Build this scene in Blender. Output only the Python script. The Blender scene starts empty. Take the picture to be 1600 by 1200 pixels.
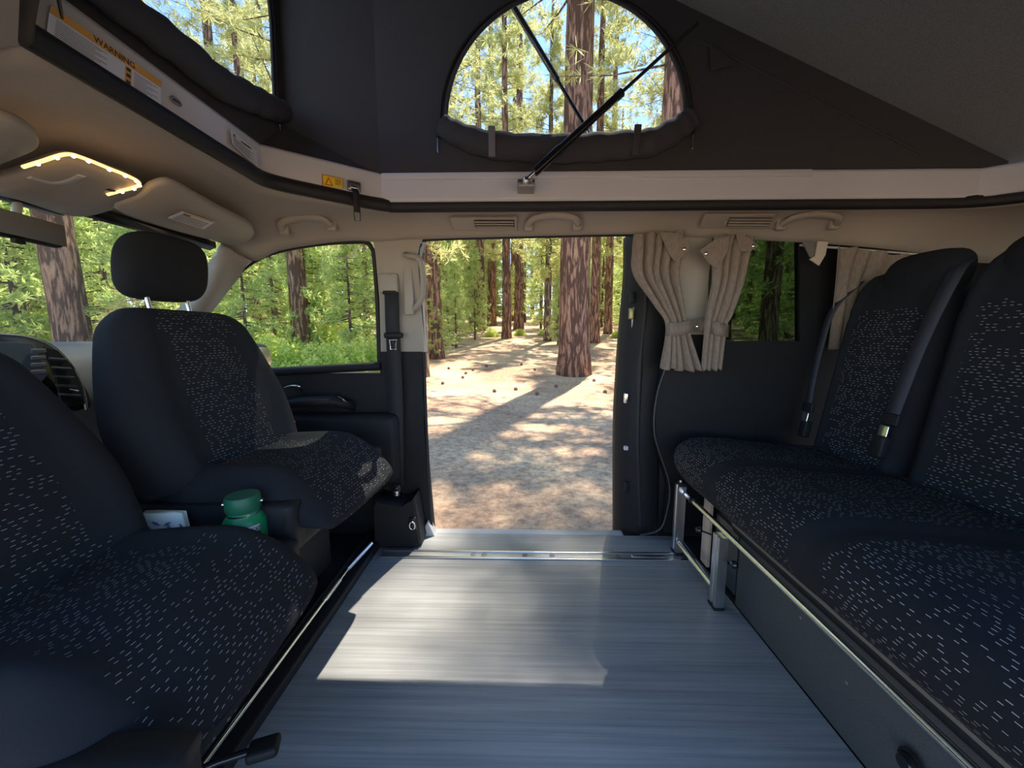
import bpy, bmesh, math, random
from mathutils import Vector, Matrix, Euler
from mathutils.geometry import tessellate_polygon
sc = bpy.context.scene
col = sc.collection
PI = math.pi
# ---------------------------------------------------------------- camera, sky, sun, exposure
FPX = 592.0; PITCH = math.radians(7.2); YAW = math.radians(1.2); CAM = Vector((0, 0, .867))
cd = bpy.data.cameras.new('camera'); cam = bpy.data.objects.new('camera', cd); col.objects.link(cam)
cam.location = CAM; cam.rotation_euler = (PI/2-PITCH, 0, YAW)
cd.sensor_width = 36; cd.lens = FPX/1600*36; cd.clip_start = .02; cd.clip_end = 400
sc.camera = cam
w = bpy.data.worlds.new('sky'); sc.world = w; w.use_nodes = True
nt = w.node_tree; bg = nt.nodes['Background']
sky = nt.nodes.new('ShaderNodeTexSky'); sky.sky_type = 'NISHITA'; sky.sun_disc = False
sky.sun_elevation = math.radians(60); sky.sun_rotation = math.radians(20); sky.altitude = 2200; sky.air_density = 1.0; sky.dust_density = .1; sky.ozone_density = 2.5
nt.links.new(sky.outputs[0], bg.inputs[0]); bg.inputs[1].default_value = .26
sl = bpy.data.lights.new('sun', 'SUN'); sl.energy = 6.4; sl.angle = math.radians(.6); sl.color = (1, .90, .76)
so = bpy.data.objects.new('sun', sl); col.objects.link(so)
EL = math.radians(62); hx, hy = -.31, -.95
sd = Vector((hx*math.cos(EL), hy*math.cos(EL), -math.sin(EL)))
so.rotation_euler = sd.to_track_quat('-Z', 'Y').to_euler(); so.location = (5, 15, 25)
sc.view_settings.view_transform = 'Standard'; sc.view_settings.look = 'None'
sc.view_settings.exposure = 1.0; sc.view_settings.gamma = 1; sc.view_settings.use_curve_mapping = False
# ---------------------------------------------------------------- helpers
def ray(x, y):
    a = (x-800)/FPX; b = -(y-600)/FPX
    Y = math.cos(PITCH)+b*math.sin(PITCH); Z = b*math.cos(PITCH)-math.sin(PITCH)
    return Vector((a*math.cos(YAW)-Y*math.sin(YAW), a*math.sin(YAW)+Y*math.cos(YAW), Z))
def on(ax, x, y, v):
    r = ray(x, y); return CAM+r*((v-CAM[ax])/r[ax])
def wall_y(z):
    return 1.57 if z < .7 else 1.57-.115*((z-.7)/.54)**1.3
def onW(x, y, off=0):
    Y = 1.5
    for _ in range(12): p = on(1, x, y, Y); Y = wall_y(p.z)+off
    return on(1, x, y, Y)
def ground_z(x, y):
    d = math.hypot(x*.8, y)
    z = -.45+.09*max(0, d-11) if d < 60 else -.45+.09*49+.02*(d-60)
    return z+.05*math.sin(x*.35+1)*math.cos(y*.3)*min(1, max(0, (d-4)/8))

def link(o, parent=None):
    col.objects.link(o)
    if parent: o.parent = parent
    return o
def M_(name, verts, faces, mats, parent=None, smooth=True, fm=None, uv=None):
    me = bpy.data.meshes.new(name); me.from_pydata([tuple(v) for v in verts], [], faces)
    mats = mats if isinstance(mats, (list, tuple)) else [mats]
    for m in mats: me.materials.append(m)
    if fm: me.polygons.foreach_set('material_index', fm)
    if smooth: me.polygons.foreach_set('use_smooth', [True]*len(faces))
    if uv:
        l = me.uv_layers.new(name='UVMap')
        for lp in me.loops: l.data[lp.index].uv = uv(me.vertices[lp.vertex_index].co)
    me.validate(); me.update()
    o = bpy.data.objects.new(name, me); link(o, parent); return o
def recalc(o):
    bm = bmesh.new(); bm.from_mesh(o.data); bmesh.ops.recalc_face_normals(bm, faces=bm.faces); bm.to_mesh(o.data); bm.free(); return o
def sharp(o, ang=40):
    o.data.set_sharp_from_angle(angle=math.radians(ang)) if hasattr(o.data, 'set_sharp_from_angle') else None
    return o
def tag(o, label=None, cat=None, group=None, kind=None):
    if label: o['label'] = label
    if cat: o['category'] = cat
    if group: o['group'] = group
    if kind: o['kind'] = kind
    return o
def empty(name, loc=(0, 0, 0), rz=0, label=None, cat=None, group=None):
    o = bpy.data.objects.new(name, None); o.empty_display_size = .1; link(o); o.location = loc; o.rotation_euler = (0, 0, rz)
    return tag(o, label, cat, group)
def struct(o): o['kind'] = 'structure'; return o
def basis(ex, ey):  # rotation matrix with columns ex, ey, ez
    ex = Vector(ex).normalized(); ez = ex.cross(Vector(ey)).normalized(); ey = ez.cross(ex)
    return Matrix((ex, ey, ez)).transposed()
def rbox(name, c, s, mat, parent=None, r=.01, R=None, seg=3):
    bm = bmesh.new(); bmesh.ops.create_cube(bm, size=1)
    for v in bm.verts: v.co = Vector((v.co.x*s[0], v.co.y*s[1], v.co.z*s[2]))
    r = min(r, min(s)*.49)
    if r > 0: bmesh.ops.bevel(bm, geom=list(bm.edges), offset=r, segments=seg, affect='EDGES', profile=.5)
    if isinstance(R, (tuple, list)): R = Euler(R).to_matrix()
    for v in bm.verts: v.co = (R @ v.co if R else v.co)+Vector(c)
    me = bpy.data.meshes.new(name); bm.to_mesh(me); bm.free(); me.materials.append(mat)
    for p in me.polygons: p.use_smooth = True
    o = bpy.data.objects.new(name, me); link(o, parent); sharp(o, 50); return o
def loft(name, rings, mats, parent=None, cap=True, closed=True, mf=None, uv=None, smooth=True, vij=None):
    n = len(rings[0]); V = [p for r in rings for p in r]; Fc = []
    for i in range(len(rings)-1):
        for j in range(n if closed else n-1):
            k = (j+1) % n; Fc.append((i*n+j, i*n+k, (i+1)*n+k, (i+1)*n+j))
    if cap and closed:
        Fc.append(tuple(range(n))[::-1]); Fc.append(tuple((len(rings)-1)*n+j for j in range(n)))
    fm = None
    if mf: fm = [mf(sum((Vector(V[i]) for i in f), Vector())/len(f)) for f in Fc]
    o = M_(name, V, Fc, mats, parent, smooth, fm, uv)
    if vij:
        l = o.data.uv_layers.new(name='UVMap')
        for p in o.data.polygons:
            wrap = len(p.vertices) == 4 and {v % n for v in p.vertices} == {0, n-1}
            for li, vi in zip(p.loop_indices, p.vertices): l.data[li].uv = (V[vi][1], vij(vi//n, n if wrap and vi % n == 0 else vi % n))
    recalc(o); return o
def tube(name, pts, r, mat, parent=None, n=12, closed=False, flat=None):
    pts = [Vector(p) for p in pts]; m = len(pts); rings = []; up = None
    for i, p in enumerate(pts):
        a = pts[(i-1) % m] if (closed or i) else p; b = pts[(i+1) % m] if (closed or i < m-1) else p
        t = (b-a).normalized()
        if up is None: up = t.orthogonal().normalized() if abs(t.z) > .9 else Vector((0, 0, 1))
        sx = t.cross(up)
        if sx.length < 1e-5: sx = t.orthogonal()
        sx.normalize(); u2 = sx.cross(t).normalized(); up = u2
        rr = r[i] if isinstance(r, (list, tuple)) else r
        fx, fy = flat if flat else (1, 1)
        rings.append([p+sx*math.cos(2*PI*j/n)*rr*fx+u2*math.sin(2*PI*j/n)*rr*fy for j in range(n)])
    if closed: rings.append(rings[0])
    return sharp(loft(name, rings, mat, parent, cap=not closed), 60)
def smooth_path(pts, k=6):
    pts = [Vector(p) for p in pts]; out = []
    for i in range(len(pts)-1):
        p0 = pts[max(i-1, 0)]; p1 = pts[i]; p2 = pts[i+1]; p3 = pts[min(i+2, len(pts)-1)]
        for j in range(k):
            t = j/k; out.append(.5*((2*p1)+(p2-p0)*t+(2*p0-5*p1+4*p2-p3)*t*t+(3*p1-p0-3*p2+p3)*t**3))
    return out+[pts[-1]]
def lathe(name, prof, mat, parent=None, n=32, c=(0, 0, 0), R=None):
    rings = []
    for r, z in prof:
        ring = []
        for j in range(n):
            v = Vector((r*math.cos(2*PI*j/n), r*math.sin(2*PI*j/n), z))
            ring.append((R @ v if R else v)+Vector(c))
        rings.append(ring)
    return sharp(loft(name, rings, mat, parent), 40)
def plate(name, loops, th, mat, parent=None, bevel=0):
    """loops: list of closed 3D loops (outer, holes); th: extrusion vector"""
    loops = [[Vector(p) for p in l] for l in loops]; th = Vector(th)
    flat = [p for l in loops for p in l]; tris = tessellate_polygon(loops); n = len(flat)
    V = flat+[p+th for p in flat]; Fc = [tuple(t) for t in tris]+[tuple(i+n for i in t[::-1]) for t in tris]
    b = 0
    for l in loops:
        for i in range(len(l)):
            j = (i+1) % len(l); Fc.append((b+i, b+j, b+j+n, b+i+n))
        b += len(l)
    o = M_(name, V, Fc, mat, parent, smooth=False); recalc(o)
    if bevel:
        m = o.modifiers.new('b', 'BEVEL'); m.width = bevel; m.segments = 2; m.limit_method = 'ANGLE'; m.angle_limit = .6
    return o
def sheet(name, rows, mat, parent=None, th=.0, uv=None, off=-1):
    V = [p for r in rows for p in r]; n = len(rows[0])
    Fc = [(i*n+j, i*n+j+1, (i+1)*n+j+1, (i+1)*n+j) for i in range(len(rows)-1) for j in range(n-1)]
    o = M_(name, V, Fc, mat, parent, uv=uv)
    if th:
        m = o.modifiers.new('s', 'SOLIDIFY'); m.thickness = th; m.offset = off
    return o
def at_y(poly, y):
    for (x0, y0), (x1, y1) in zip(poly, poly[1:]):
        if min(y0, y1)-1e-6 <= y <= max(y0, y1)+1e-6 and y0 != y1: return x0+(x1-x0)*(y-y0)/(y1-y0)
    return poly[0][0] if abs(y-poly[0][1]) < abs(y-poly[-1][1]) else poly[-1][0]
def wall_strip(name, L, Rr, mat, parent=None, n=30, m=6, off=0., th=.03, proj=None):
    """surface between two pixel polylines (both listed top to bottom) on the curved side wall"""
    y0 = max(L[0][1], Rr[0][1]); y1 = min(L[-1][1], Rr[-1][1]); rows = []
    for i in range(n+1):
        y = y0+(y1-y0)*i/n; a = at_y(L, y); b = at_y(Rr, y)
        rows.append([(proj or onW)(a+(b-a)*j/m, y, off) for j in range(m+1)])
    V = [p for r in rows for p in r]; V2 = [p+Vector((0, th, 0)) for p in V]; k = m+1; N = len(V); Fc = []
    for i in range(n):
        for j in range(m):
            a = i*k+j; Fc.append((a, a+k, a+k+1, a+1)); Fc.append((a+N, a+1+N, a+k+1+N, a+k+N))
    for i in range(n):
        a = i*k; Fc.append((a, a+N, a+k+N, a+k)); a = i*k+m; Fc.append((a, a+k, a+k+N, a+N))
    for j in range(m):
        Fc.append((j, j+1, j+1+N, j+N)); a = n*k+j; Fc.append((a, a+N, a+1+N, a+1))
    o = M_(name, V+V2, Fc, mat, parent); return sharp(recalc(o), 50)
def text(name, s, size, o, ex, ey, mat, parent=None, ext=.0003):
    cu = bpy.data.curves.new(name, 'FONT'); cu.body = s; cu.size = size; cu.extrude = ext; cu.align_x = 'CENTER'; cu.align_y = 'CENTER'
    t = bpy.data.objects.new(name, cu); col.objects.link(t)
    dg = bpy.context.evaluated_depsgraph_get(); me = bpy.data.meshes.new_from_object(t.evaluated_get(dg))
    bpy.data.objects.remove(t); bpy.data.curves.remove(cu)
    R = basis(ex, ey)
    for v in me.vertices: v.co = R @ v.co+Vector(o)
    me.materials.clear(); me.materials.append(mat); me.name = name
    return link(bpy.data.objects.new(name, me), parent)
def quads(name, lst, mat, parent=None, th=None):
    V = []; Fc = []
    for q in lst:
        b = len(V); V += [Vector(p) for p in q]
        if th:
            V += [Vector(p)+Vector(th) for p in q]
            Fc += [(b, b+1, b+2, b+3), (b+7, b+6, b+5, b+4)]+[(b+i, b+4+i, b+4+(i+1) % 4, b+(i+1) % 4) for i in range(4)]
        else: Fc.append((b, b+1, b+2, b+3))
    return M_(name, V, Fc, mat, parent, smooth=False)
# ---------------------------------------------------------------- materials
def mat(name, c, rough=.6, metal=0, bump=None, noise=None, spec=.5, emit=None, sheen=0):
    m = bpy.data.materials.new(name); m.use_nodes = True; N = m.node_tree.nodes; L = m.node_tree.links; b = N['Principled BSDF']
    b.inputs['Base Color'].default_value = (*c, 1); b.inputs['Roughness'].default_value = rough; b.inputs['Metallic'].default_value = metal
    b.inputs['Specular IOR Level'].default_value = spec
    if sheen: b.inputs['Sheen Weight'].default_value = sheen
    if emit: b.inputs['Emission Color'].default_value = (*emit[0], 1); b.inputs['Emission Strength'].default_value = emit[1]
    tc = N.new('ShaderNodeTexCoord')
    def nz(scale, det=4, vec=None, sc3=None):
        t = N.new('ShaderNodeTexNoise'); t.inputs['Scale'].default_value = scale; t.inputs['Detail'].default_value = det
        mp = N.new('ShaderNodeMapping'); L.new(tc.outputs['Object'], mp.inputs[0])
        if sc3: mp.inputs['Scale'].default_value = sc3
        L.new(mp.outputs[0], t.inputs['Vector']); return t
    if noise:
        scale, c2, sc3 = noise; t = nz(scale, 5, sc3=sc3); r = N.new('ShaderNodeValToRGB')
        r.color_ramp.elements[0].position = .35; r.color_ramp.elements[1].position = .65
        r.color_ramp.elements[0].color = (*c, 1); r.color_ramp.elements[1].color = (*c2, 1)
        L.new(t.outputs[0], r.inputs[0]); L.new(r.outputs[0], b.inputs['Base Color'])
    if bump:
        scale, st = bump[:2]; t = nz(scale, 6, sc3=bump[2] if len(bump) > 2 else None); bp = N.new('ShaderNodeBump')
        bp.inputs['Strength'].default_value = st; bp.inputs['Distance'].default_value = .004
        L.new(t.outputs[0], bp.inputs['Height']); L.new(bp.outputs[0], b.inputs['Normal'])
    return m
headliner = mat('headliner_fabric', (.34, .31, .27), .9, bump=(400, .25))
beige = mat('beige_plastic', (.34, .31, .265), .55, bump=(500, .1))
greyplast = mat('pale_grey_plastic', (.48, .48, .47), .5)
black = mat('black_plastic', (.011, .012, .0135), .6, bump=(600, .15), spec=.3)
blackg = mat('gloss_black', (.012, .012, .014), .18)
rubber = mat('black_rubber', (.012, .012, .014), .6, bump=(200, .2))
white = mat('white_lacquer', (.62, .63, .64), .45)
canvas = mat('charcoal_canvas', (.052, .051, .053), .9, bump=(900, .3))
rooffab = mat('grey_roof_lining', (.26, .26, .245), .95, bump=(500, .4), noise=(250, (.20, .20, .19), None))
fabric = mat('plain_seat_fabric', (.017, .019, .023), .95, bump=(1200, .3), spec=.25)
webbing = mat('belt_webbing', (.020, .021, .025), .75, bump=(900, .3))
webbing2 = mat('grey_belt_webbing', (.035, .038, .05), .7, bump=(900, .3))
chrome = mat('brushed_aluminium', (.75, .75, .75), .28, 1)
chromeb = mat('chrome', (.88, .88, .88), .22, 1)
linen = mat('linen_curtain', (.30, .245, .20), .95, bump=(700, .6), noise=(160, (.23, .185, .15), (1, 1, .25)))
green = mat('green_enamel', (.008, .24, .085), .35)
dgreen = mat('dark_green_lid', (.008, .11, .06), .5)
orange = mat('orange_ink', (.75, .36, .05), .6); yellow = mat('yellow_ink', (.85, .65, .02), .6)
ink = mat('black_ink', (.03, .03, .03), .6); inkg = mat('grey_ink', (.25, .26, .28), .6); paper = mat('sticker_paper', (.72, .73, .74), .5)
red = mat('red_plastic', (.6, .03, .02), .4)
led = mat('led_strip', (1, .7, .35), .5, emit=((1, .52, .17), 1.3))
ledhot = mat('led_point', (1, .8, .5), .5, emit=((1, .72, .38), 4.0))
kick = mat('charcoal_kick_panel', (.085, .088, .088), .7, bump=(300, .3), noise=(350, (.065, .068, .070), None))
olive = mat('taupe_edge_lining', (.17, .15, .12), .8)
wood = mat('pale_board', (.60, .45, .34), .6)
def glassmat(name, tint, gloss=.06, rough=0.0):
    m = bpy.data.materials.new(name); m.use_nodes = True; N = m.node_tree.nodes; L = m.node_tree.links
    N.remove(N['Principled BSDF']); t = N.new('ShaderNodeBsdfTransparent'); t.inputs[0].default_value = (*tint, 1)
    g = N.new('ShaderNodeBsdfGlossy'); g.inputs['Roughness'].default_value = rough; g.inputs[0].default_value = (1, 1, 1, 1)
    lw = N.new('ShaderNodeLayerWeight'); lw.inputs[0].default_value = .5; pw = N.new('ShaderNodeMath'); pw.operation = 'POWER'; L.new(lw.outputs['Facing'], pw.inputs[0]); pw.inputs[1].default_value = 5
    ma = N.new('ShaderNodeMath'); ma.operation = 'MULTIPLY_ADD'; L.new(pw.outputs[0], ma.inputs[0]); ma.inputs[1].default_value = .6; ma.inputs[2].default_value = gloss
    mx = N.new('ShaderNodeMixShader'); L.new(ma.outputs[0], mx.inputs[0]); L.new(t.outputs[0], mx.inputs[1]); L.new(g.outputs[0], mx.inputs[2])
    L.new(mx.outputs[0], N['Material Output'].inputs[0]); return m
glass = glassmat('clear_glass', (.93, .97, .94), .03); tint = glassmat('privacy_glass', (.50, .56, .51), .012)
vinyl = glassmat('clear_vinyl', (.93, .95, 1.0), .03, .05)

def dash_mat(name, base, dash, vu='Y'):
    m = bpy.data.materials.new(name); m.use_nodes = True; N = m.node_tree.nodes; L = m.node_tree.links; b = N['Principled BSDF']
    b.inputs['Roughness'].default_value = .92; b.inputs['Specular IOR Level'].default_value = .25
    uv = N.new('ShaderNodeUVMap'); sx = N.new('ShaderNodeSeparateXYZ'); L.new(uv.outputs[0], sx.inputs[0])
    def mm(op, a, bb=None, c=None):
        n = N.new('ShaderNodeMath'); n.operation = op
        for i, v in enumerate((a, bb, c)):
            if v is None: continue
            if isinstance(v, (int, float)): n.inputs[i].default_value = v
            else: L.new(v, n.inputs[i])
        return n.outputs[0]
    U, V = sx.outputs[0], sx.outputs[1]
    row = mm('DIVIDE', V, .0078); rf = mm('FLOOR', row); rr = mm('SUBTRACT', row, rf)
    wn = N.new('ShaderNodeTexWhiteNoise'); wn.noise_dimensions = '1D'; L.new(rf, wn.inputs['W'])
    u2 = mm('ADD', mm('DIVIDE', U, .0150), mm('MULTIPLY', wn.outputs['Value'], 7.0)); uf = mm('FLOOR', u2); ur = mm('SUBTRACT', u2, uf)
    cb = N.new('ShaderNodeCombineXYZ'); L.new(uf, cb.inputs[0]); L.new(rf, cb.inputs[1])
    w2 = N.new('ShaderNodeTexWhiteNoise'); w2.noise_dimensions = '2D'; L.new(cb.outputs[0], w2.inputs['Vector'])
    pres = mm('GREATER_THAN', w2.outputs['Value'], .42)
    ln = mm('LESS_THAN', ur, mm('ADD', mm('MULTIPLY', w2.outputs['Value'], .35), .22))
    th = mm('LESS_THAN', rr, .13)
    k = mm('MULTIPLY', mm('MULTIPLY', pres, ln), th)
    mx = N.new('ShaderNodeMix'); mx.data_type = 'RGBA'; L.new(k, mx.inputs[0]); mx.inputs[6].default_value = (*base, 1); mx.inputs[7].default_value = (*dash, 1)
    L.new(mx.outputs[2], b.inputs['Base Color'])
    wv = N.new('ShaderNodeTexNoise'); wv.inputs['Scale'].default_value = 900; L.new(uv.outputs[0], wv.inputs['Vector'])
    bp = N.new('ShaderNodeBump'); bp.inputs['Strength'].default_value = .3; bp.inputs['Distance'].default_value = .003; L.new(wv.outputs[0], bp.inputs['Height']); L.new(bp.outputs[0], b.inputs['Normal'])
    return m
dash = dash_mat('dashed_seat_fabric', (.015, .017, .021), (.36, .37, .37))
dash2 = dash_mat('dashed_bench_fabric', (.015, .017, .021), (.48, .48, .46))
def floor_mat():
    m = mat('grey_wood_vinyl', (.3, .32, .33), .36); N = m.node_tree.nodes; L = m.node_tree.links; b = N['Principled BSDF']
    tc = N.new('ShaderNodeTexCoord'); mp = N.new('ShaderNodeMapping'); L.new(tc.outputs['Object'], mp.inputs[0]); mp.inputs['Scale'].default_value = (1.1, 60, 1)
    t = N.new('ShaderNodeTexNoise'); t.inputs['Scale'].default_value = 1.6; t.inputs['Detail'].default_value = 7; t.inputs['Roughness'].default_value = .65; L.new(mp.outputs[0], t.inputs[0])
    mp2 = N.new('ShaderNodeMapping'); L.new(tc.outputs['Object'], mp2.inputs[0]); mp2.inputs['Scale'].default_value = (.8, 9, 1)
    t2 = N.new('ShaderNodeTexNoise'); t2.inputs['Scale'].default_value = 1.5; t2.inputs['Detail'].default_value = 3; L.new(mp2.outputs[0], t2.inputs[0])
    ad = N.new('ShaderNodeMath'); ad.operation = 'MULTIPLY_ADD'; L.new(t.outputs[0], ad.inputs[0]); ad.inputs[1].default_value = .6; 
    ml = N.new('ShaderNodeMath'); ml.operation = 'MULTIPLY'; L.new(t2.outputs[0], ml.inputs[0]); ml.inputs[1].default_value = .4; L.new(ml.outputs[0], ad.inputs[2])
    r = N.new('ShaderNodeValToRGB'); e = r.color_ramp.elements; e[0].position = .34; e[0].color = (.21, .22, .225, 1); e[1].position = .68; e[1].color = (.43, .44, .44, 1)
    L.new(ad.outputs[0], r.inputs[0]); L.new(r.outputs[0], b.inputs['Base Color'])
    bp = N.new('ShaderNodeBump'); bp.inputs['Strength'].default_value = .25; bp.inputs['Distance'].default_value = .002; L.new(t.outputs[0], bp.inputs['Height']); L.new(bp.outputs[0], b.inputs['Normal'])
    return m
vfloor = floor_mat()
def bark_mat(name, c1, c2):
    m = mat(name, c1, .95); N = m.node_tree.nodes; L = m.node_tree.links; b = N['Principled BSDF']
    tc = N.new('ShaderNodeTexCoord'); mp = N.new('ShaderNodeMapping'); L.new(tc.outputs['Object'], mp.inputs[0]); mp.inputs['Scale'].default_value = (1, 1, .16)
    nz = N.new('ShaderNodeTexNoise'); nz.inputs['Scale'].default_value = 4; nz.inputs['Detail'].default_value = 5; L.new(mp.outputs[0], nz.inputs[0])
    mxv = N.new('ShaderNodeMix'); mxv.data_type = 'VECTOR'; mxv.inputs[0].default_value = .30; L.new(mp.outputs[0], mxv.inputs[4]); L.new(nz.outputs['Color'], mxv.inputs[5])
    v = N.new('ShaderNodeTexVoronoi'); v.feature = 'F1'; v.inputs['Scale'].default_value = 14; L.new(mxv.outputs[1], v.inputs[0])
    n2 = N.new('ShaderNodeTexNoise'); n2.inputs['Scale'].default_value = 22; n2.inputs['Detail'].default_value = 8; n2.inputs['Roughness'].default_value = .7; L.new(mp.outputs[0], n2.inputs[0])
    h = N.new('ShaderNodeMath'); h.operation = 'MULTIPLY_ADD'; L.new(v.outputs['Distance'], h.inputs[0]); h.inputs[1].default_value = -.9; L.new(n2.outputs[0], h.inputs[2])
    r = N.new('ShaderNodeValToRGB'); e = r.color_ramp.elements; e[0].position = .0; e[0].color = (c1[0]*.3, c1[1]*.28, c1[2]*.28, 1); e[1].position = .45; e[1].color = (*c2, 1)
    e2 = r.color_ramp.elements.new(.17); e2.color = (*c1, 1)
    L.new(h.outputs[0], r.inputs[0]); L.new(r.outputs[0], b.inputs['Base Color'])
    bp = N.new('ShaderNodeBump'); bp.inputs['Strength'].default_value = 1; bp.inputs['Distance'].default_value = .06; L.new(h.outputs[0], bp.inputs['Height']); L.new(bp.outputs[0], b.inputs['Normal'])
    return m
bark = bark_mat('ponderosa_bark', (.40, .22, .145), (.50, .30, .20)); bark2 = bark_mat('grey_brown_bark', (.34, .23, .16), (.46, .33, .24))
def leaf_mat(name, c1, c2, tr=.55):
    m = bpy.data.materials.new(name); m.use_nodes = True; N = m.node_tree.nodes; L = m.node_tree.links; N.remove(N['Principled BSDF'])
    d = N.new('ShaderNodeBsdfDiffuse'); t = N.new('ShaderNodeBsdfTranslucent'); g = N.new('ShaderNodeNewGeometry')
    mx = N.new('ShaderNodeMix'); mx.data_type = 'RGBA'; mx.inputs[6].default_value = (*c1, 1); mx.inputs[7].default_value = (*c2, 1)
    L.new(g.outputs['Random Per Island'], mx.inputs[0]); L.new(mx.outputs[2], d.inputs[0]); L.new(mx.outputs[2], t.inputs[0])
    s = N.new('ShaderNodeMixShader'); s.inputs[0].default_value = tr; L.new(d.outputs[0], s.inputs[1]); L.new(t.outputs[0], s.inputs[2]); L.new(s.outputs[0], N['Material Output'].inputs[0]); return m
leafp = leaf_mat('pine_needles', (.42, .46, .15), (.86, .82, .42)); leaff = leaf_mat('fir_needles', (.42, .54, .17), (.80, .86, .40)); leafb = leaf_mat('shrub_leaves', (.52, .64, .12), (.88, .90, .34))
def ground_mat():
    m = mat('pine_litter', (.5, .36, .24), 1); N = m.node_tree.nodes; L = m.node_tree.links; b = N['Principled BSDF']
    tc = N.new('ShaderNodeTexCoord')
    def nz(s, d=6, r=.6):
        t = N.new('ShaderNodeTexNoise'); t.inputs['Scale'].default_value = s; t.inputs['Detail'].default_value = d; t.inputs['Roughness'].default_value = r; L.new(tc.outputs['Object'], t.inputs[0]); return t
    a = nz(.45, 4); c = nz(14, 8, .75)
    r1 = N.new('ShaderNodeValToRGB'); e = r1.color_ramp.elements; e[0].position = .38; e[0].color = (.50, .33, .22, 1); e[1].position = .62; e[1].color = (.80, .60, .38, 1); L.new(a.outputs[0], r1.inputs[0])
    r2 = N.new('ShaderNodeValToRGB'); e = r2.color_ramp.elements; e[0].position = .38; e[0].color = (.55, .5, .48, 1); e[1].position = .60; e[1].color = (1.12, 1.1, 1.05, 1); L.new(c.outputs[0], r2.inputs[0])
    mx = N.new('ShaderNodeMix'); mx.data_type = 'RGBA'; mx.blend_type = 'MULTIPLY'; mx.inputs[0].default_value = 1; L.new(r1.outputs[0], mx.inputs[6]); L.new(r2.outputs[0], mx.inputs[7]); L.new(mx.outputs[2], b.inputs['Base Color'])
    bp = N.new('ShaderNodeBump'); bp.inputs['Strength'].default_value = .8; bp.inputs['Distance'].default_value = .05; L.new(c.outputs[0], bp.inputs['Height']); L.new(bp.outputs[0], b.inputs['Normal'])
    return m
gmat = ground_mat()
# ================================================================ GROUND
rnd = random.Random(3)
V = []; Fc = []; NX = 120
xs = [math.copysign(abs(t)**1.8, t)*110 for t in [(-1+2*i/NX) for i in range(NX+1)]]
ys = [-14+124*((i/NX)**1.5) for i in range(NX+1)]
for y in ys:
    for x in xs: V.append((x, y, ground_z(x, y)))
for i in range(NX):
    for j in range(NX): a = i*(NX+1)+j; Fc.append((a, a+1, a+NX+2, a+NX+1))
g = M_('ground', V, Fc, gmat); struct(g)
# ================================================================ VAN STRUCTURE
fl = rbox('floor', (.06, .89, -.02), (1.28, 1.37, .04), vfloor, r=.002); struct(fl)
o = rbox('trim_1', (-1.1, .89, -.02), (1.03, 1.37, .04), black, r=.002); struct(o)            # cab floor, black rubber
o = rbox('trim_2', (1.35, .89, -.02), (1.29, 1.37, .04), black, r=.002); struct(o)
o = rbox('trim_3', (.03, 1.60, -.025), (.86, .05, .05), greyplast, r=.008); struct(o)         # sill step edge
# ceiling headliner
OZ = 1.292
T = [(-.73, .60), (-.73, .9), (-.73, 1.05), (-.73, 1.12), (-.70, 1.165), (-.64, 1.215), (-.57, 1.27), (-.50, 1.325), (-.45, 1.352), (-.40, 1.36), (.05, 1.36), (.45, 1.36), (.62, 1.36), (.95, 1.36), (1.3, 1.36), (1.46, 1.355), (1.56, 1.33), (1.64, 1.27), (1.66, 1.15), (1.66, .6)]
Lw = [Vector((-1.12, .55, 1.205)), Vector((-1.12, .95, 1.205)), Vector((-1.10, 1.25, 1.20)), on(2, 345, 380, 1.2)] + \
    [onW(x, y) for x, y in [(395, 408), (436, 392), (500, 381), (556, 376), (590, 378), (650, 374), (830, 369), (985, 366), (1050, 370), (1180, 375), (1330, 384), (1450, 397), (1560, 412)]] + [Vector((1.95, 1.40, 1.17)), Vector((2.0, 1.15, 1.17)), Vector((2.0, .6, 1.17))]
rows = []
for (ux, uy), l in zip(T, Lw):
    u = Vector((ux, uy, OZ)); d = l-u; c = u+Vector((d.x*.75, d.y*.75, .0 if d.y > .03 else -.012)); r = []
    for k in range(9):
        t = k/8; r.append(u*(1-t)**2+c*2*t*(1-t)+l*t*t)
    rows.append(r)
def densify(rows, k=4):
    out = []; cols = list(zip(*rows)); dc = [smooth_path(c, k) for c in cols]
    return [list(r) for r in zip(*dc)]
o = sheet('ceiling', densify(rows), headliner, th=.02); struct(o)
# near-side headliner strip and shell (keeps the roof closed on the driver side)
near = [Vector(p) for p in [(-1.12, .2, 1.2), (2.0, .2, 1.17)]]
o = plate('trim_4', [[(-1.12, .55, 1.205), (-1.12, .2, 1.2), (2.0, .2, 1.17), (2.0, .6, 1.17), (1.66, .6, OZ), (1.66, .52, OZ), (1.56, .44, OZ), (-.48, .42, OZ), (-.73, .60, OZ)]], (0, 0, .02), headliner); struct(o)
# outer roof skin shielding sun above headliner
loop = [(-.75, .585), (-.75, 1.142), (-.473, 1.352), (1.50, 1.352), (1.62, 1.27), (1.64, 1.15), (1.64, .6), (1.52, .44), (-.473, .40)]
outer = [(-1.2, .18, 1.235), (2.1, .18, 1.20), (2.1, 1.46, 1.20), (.5, 1.50, 1.262), (-.45, 1.50, 1.262), (-1.05, 1.47, 1.225), (-1.2, 1.42, 1.235)]
# black seal round the opening
Tn = [(1.66, .52), (1.56, .44), (-.46, .41), (-.705, .575)]
seal = smooth_path([(x, y, OZ+.018) for x, y in T], 3)+[Vector((x, y, OZ+.018)) for x, y in Tn]
o = tube('trim_5', seal, .021, rubber, closed=True, n=10, flat=(.8, 1)); struct(o)
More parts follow.
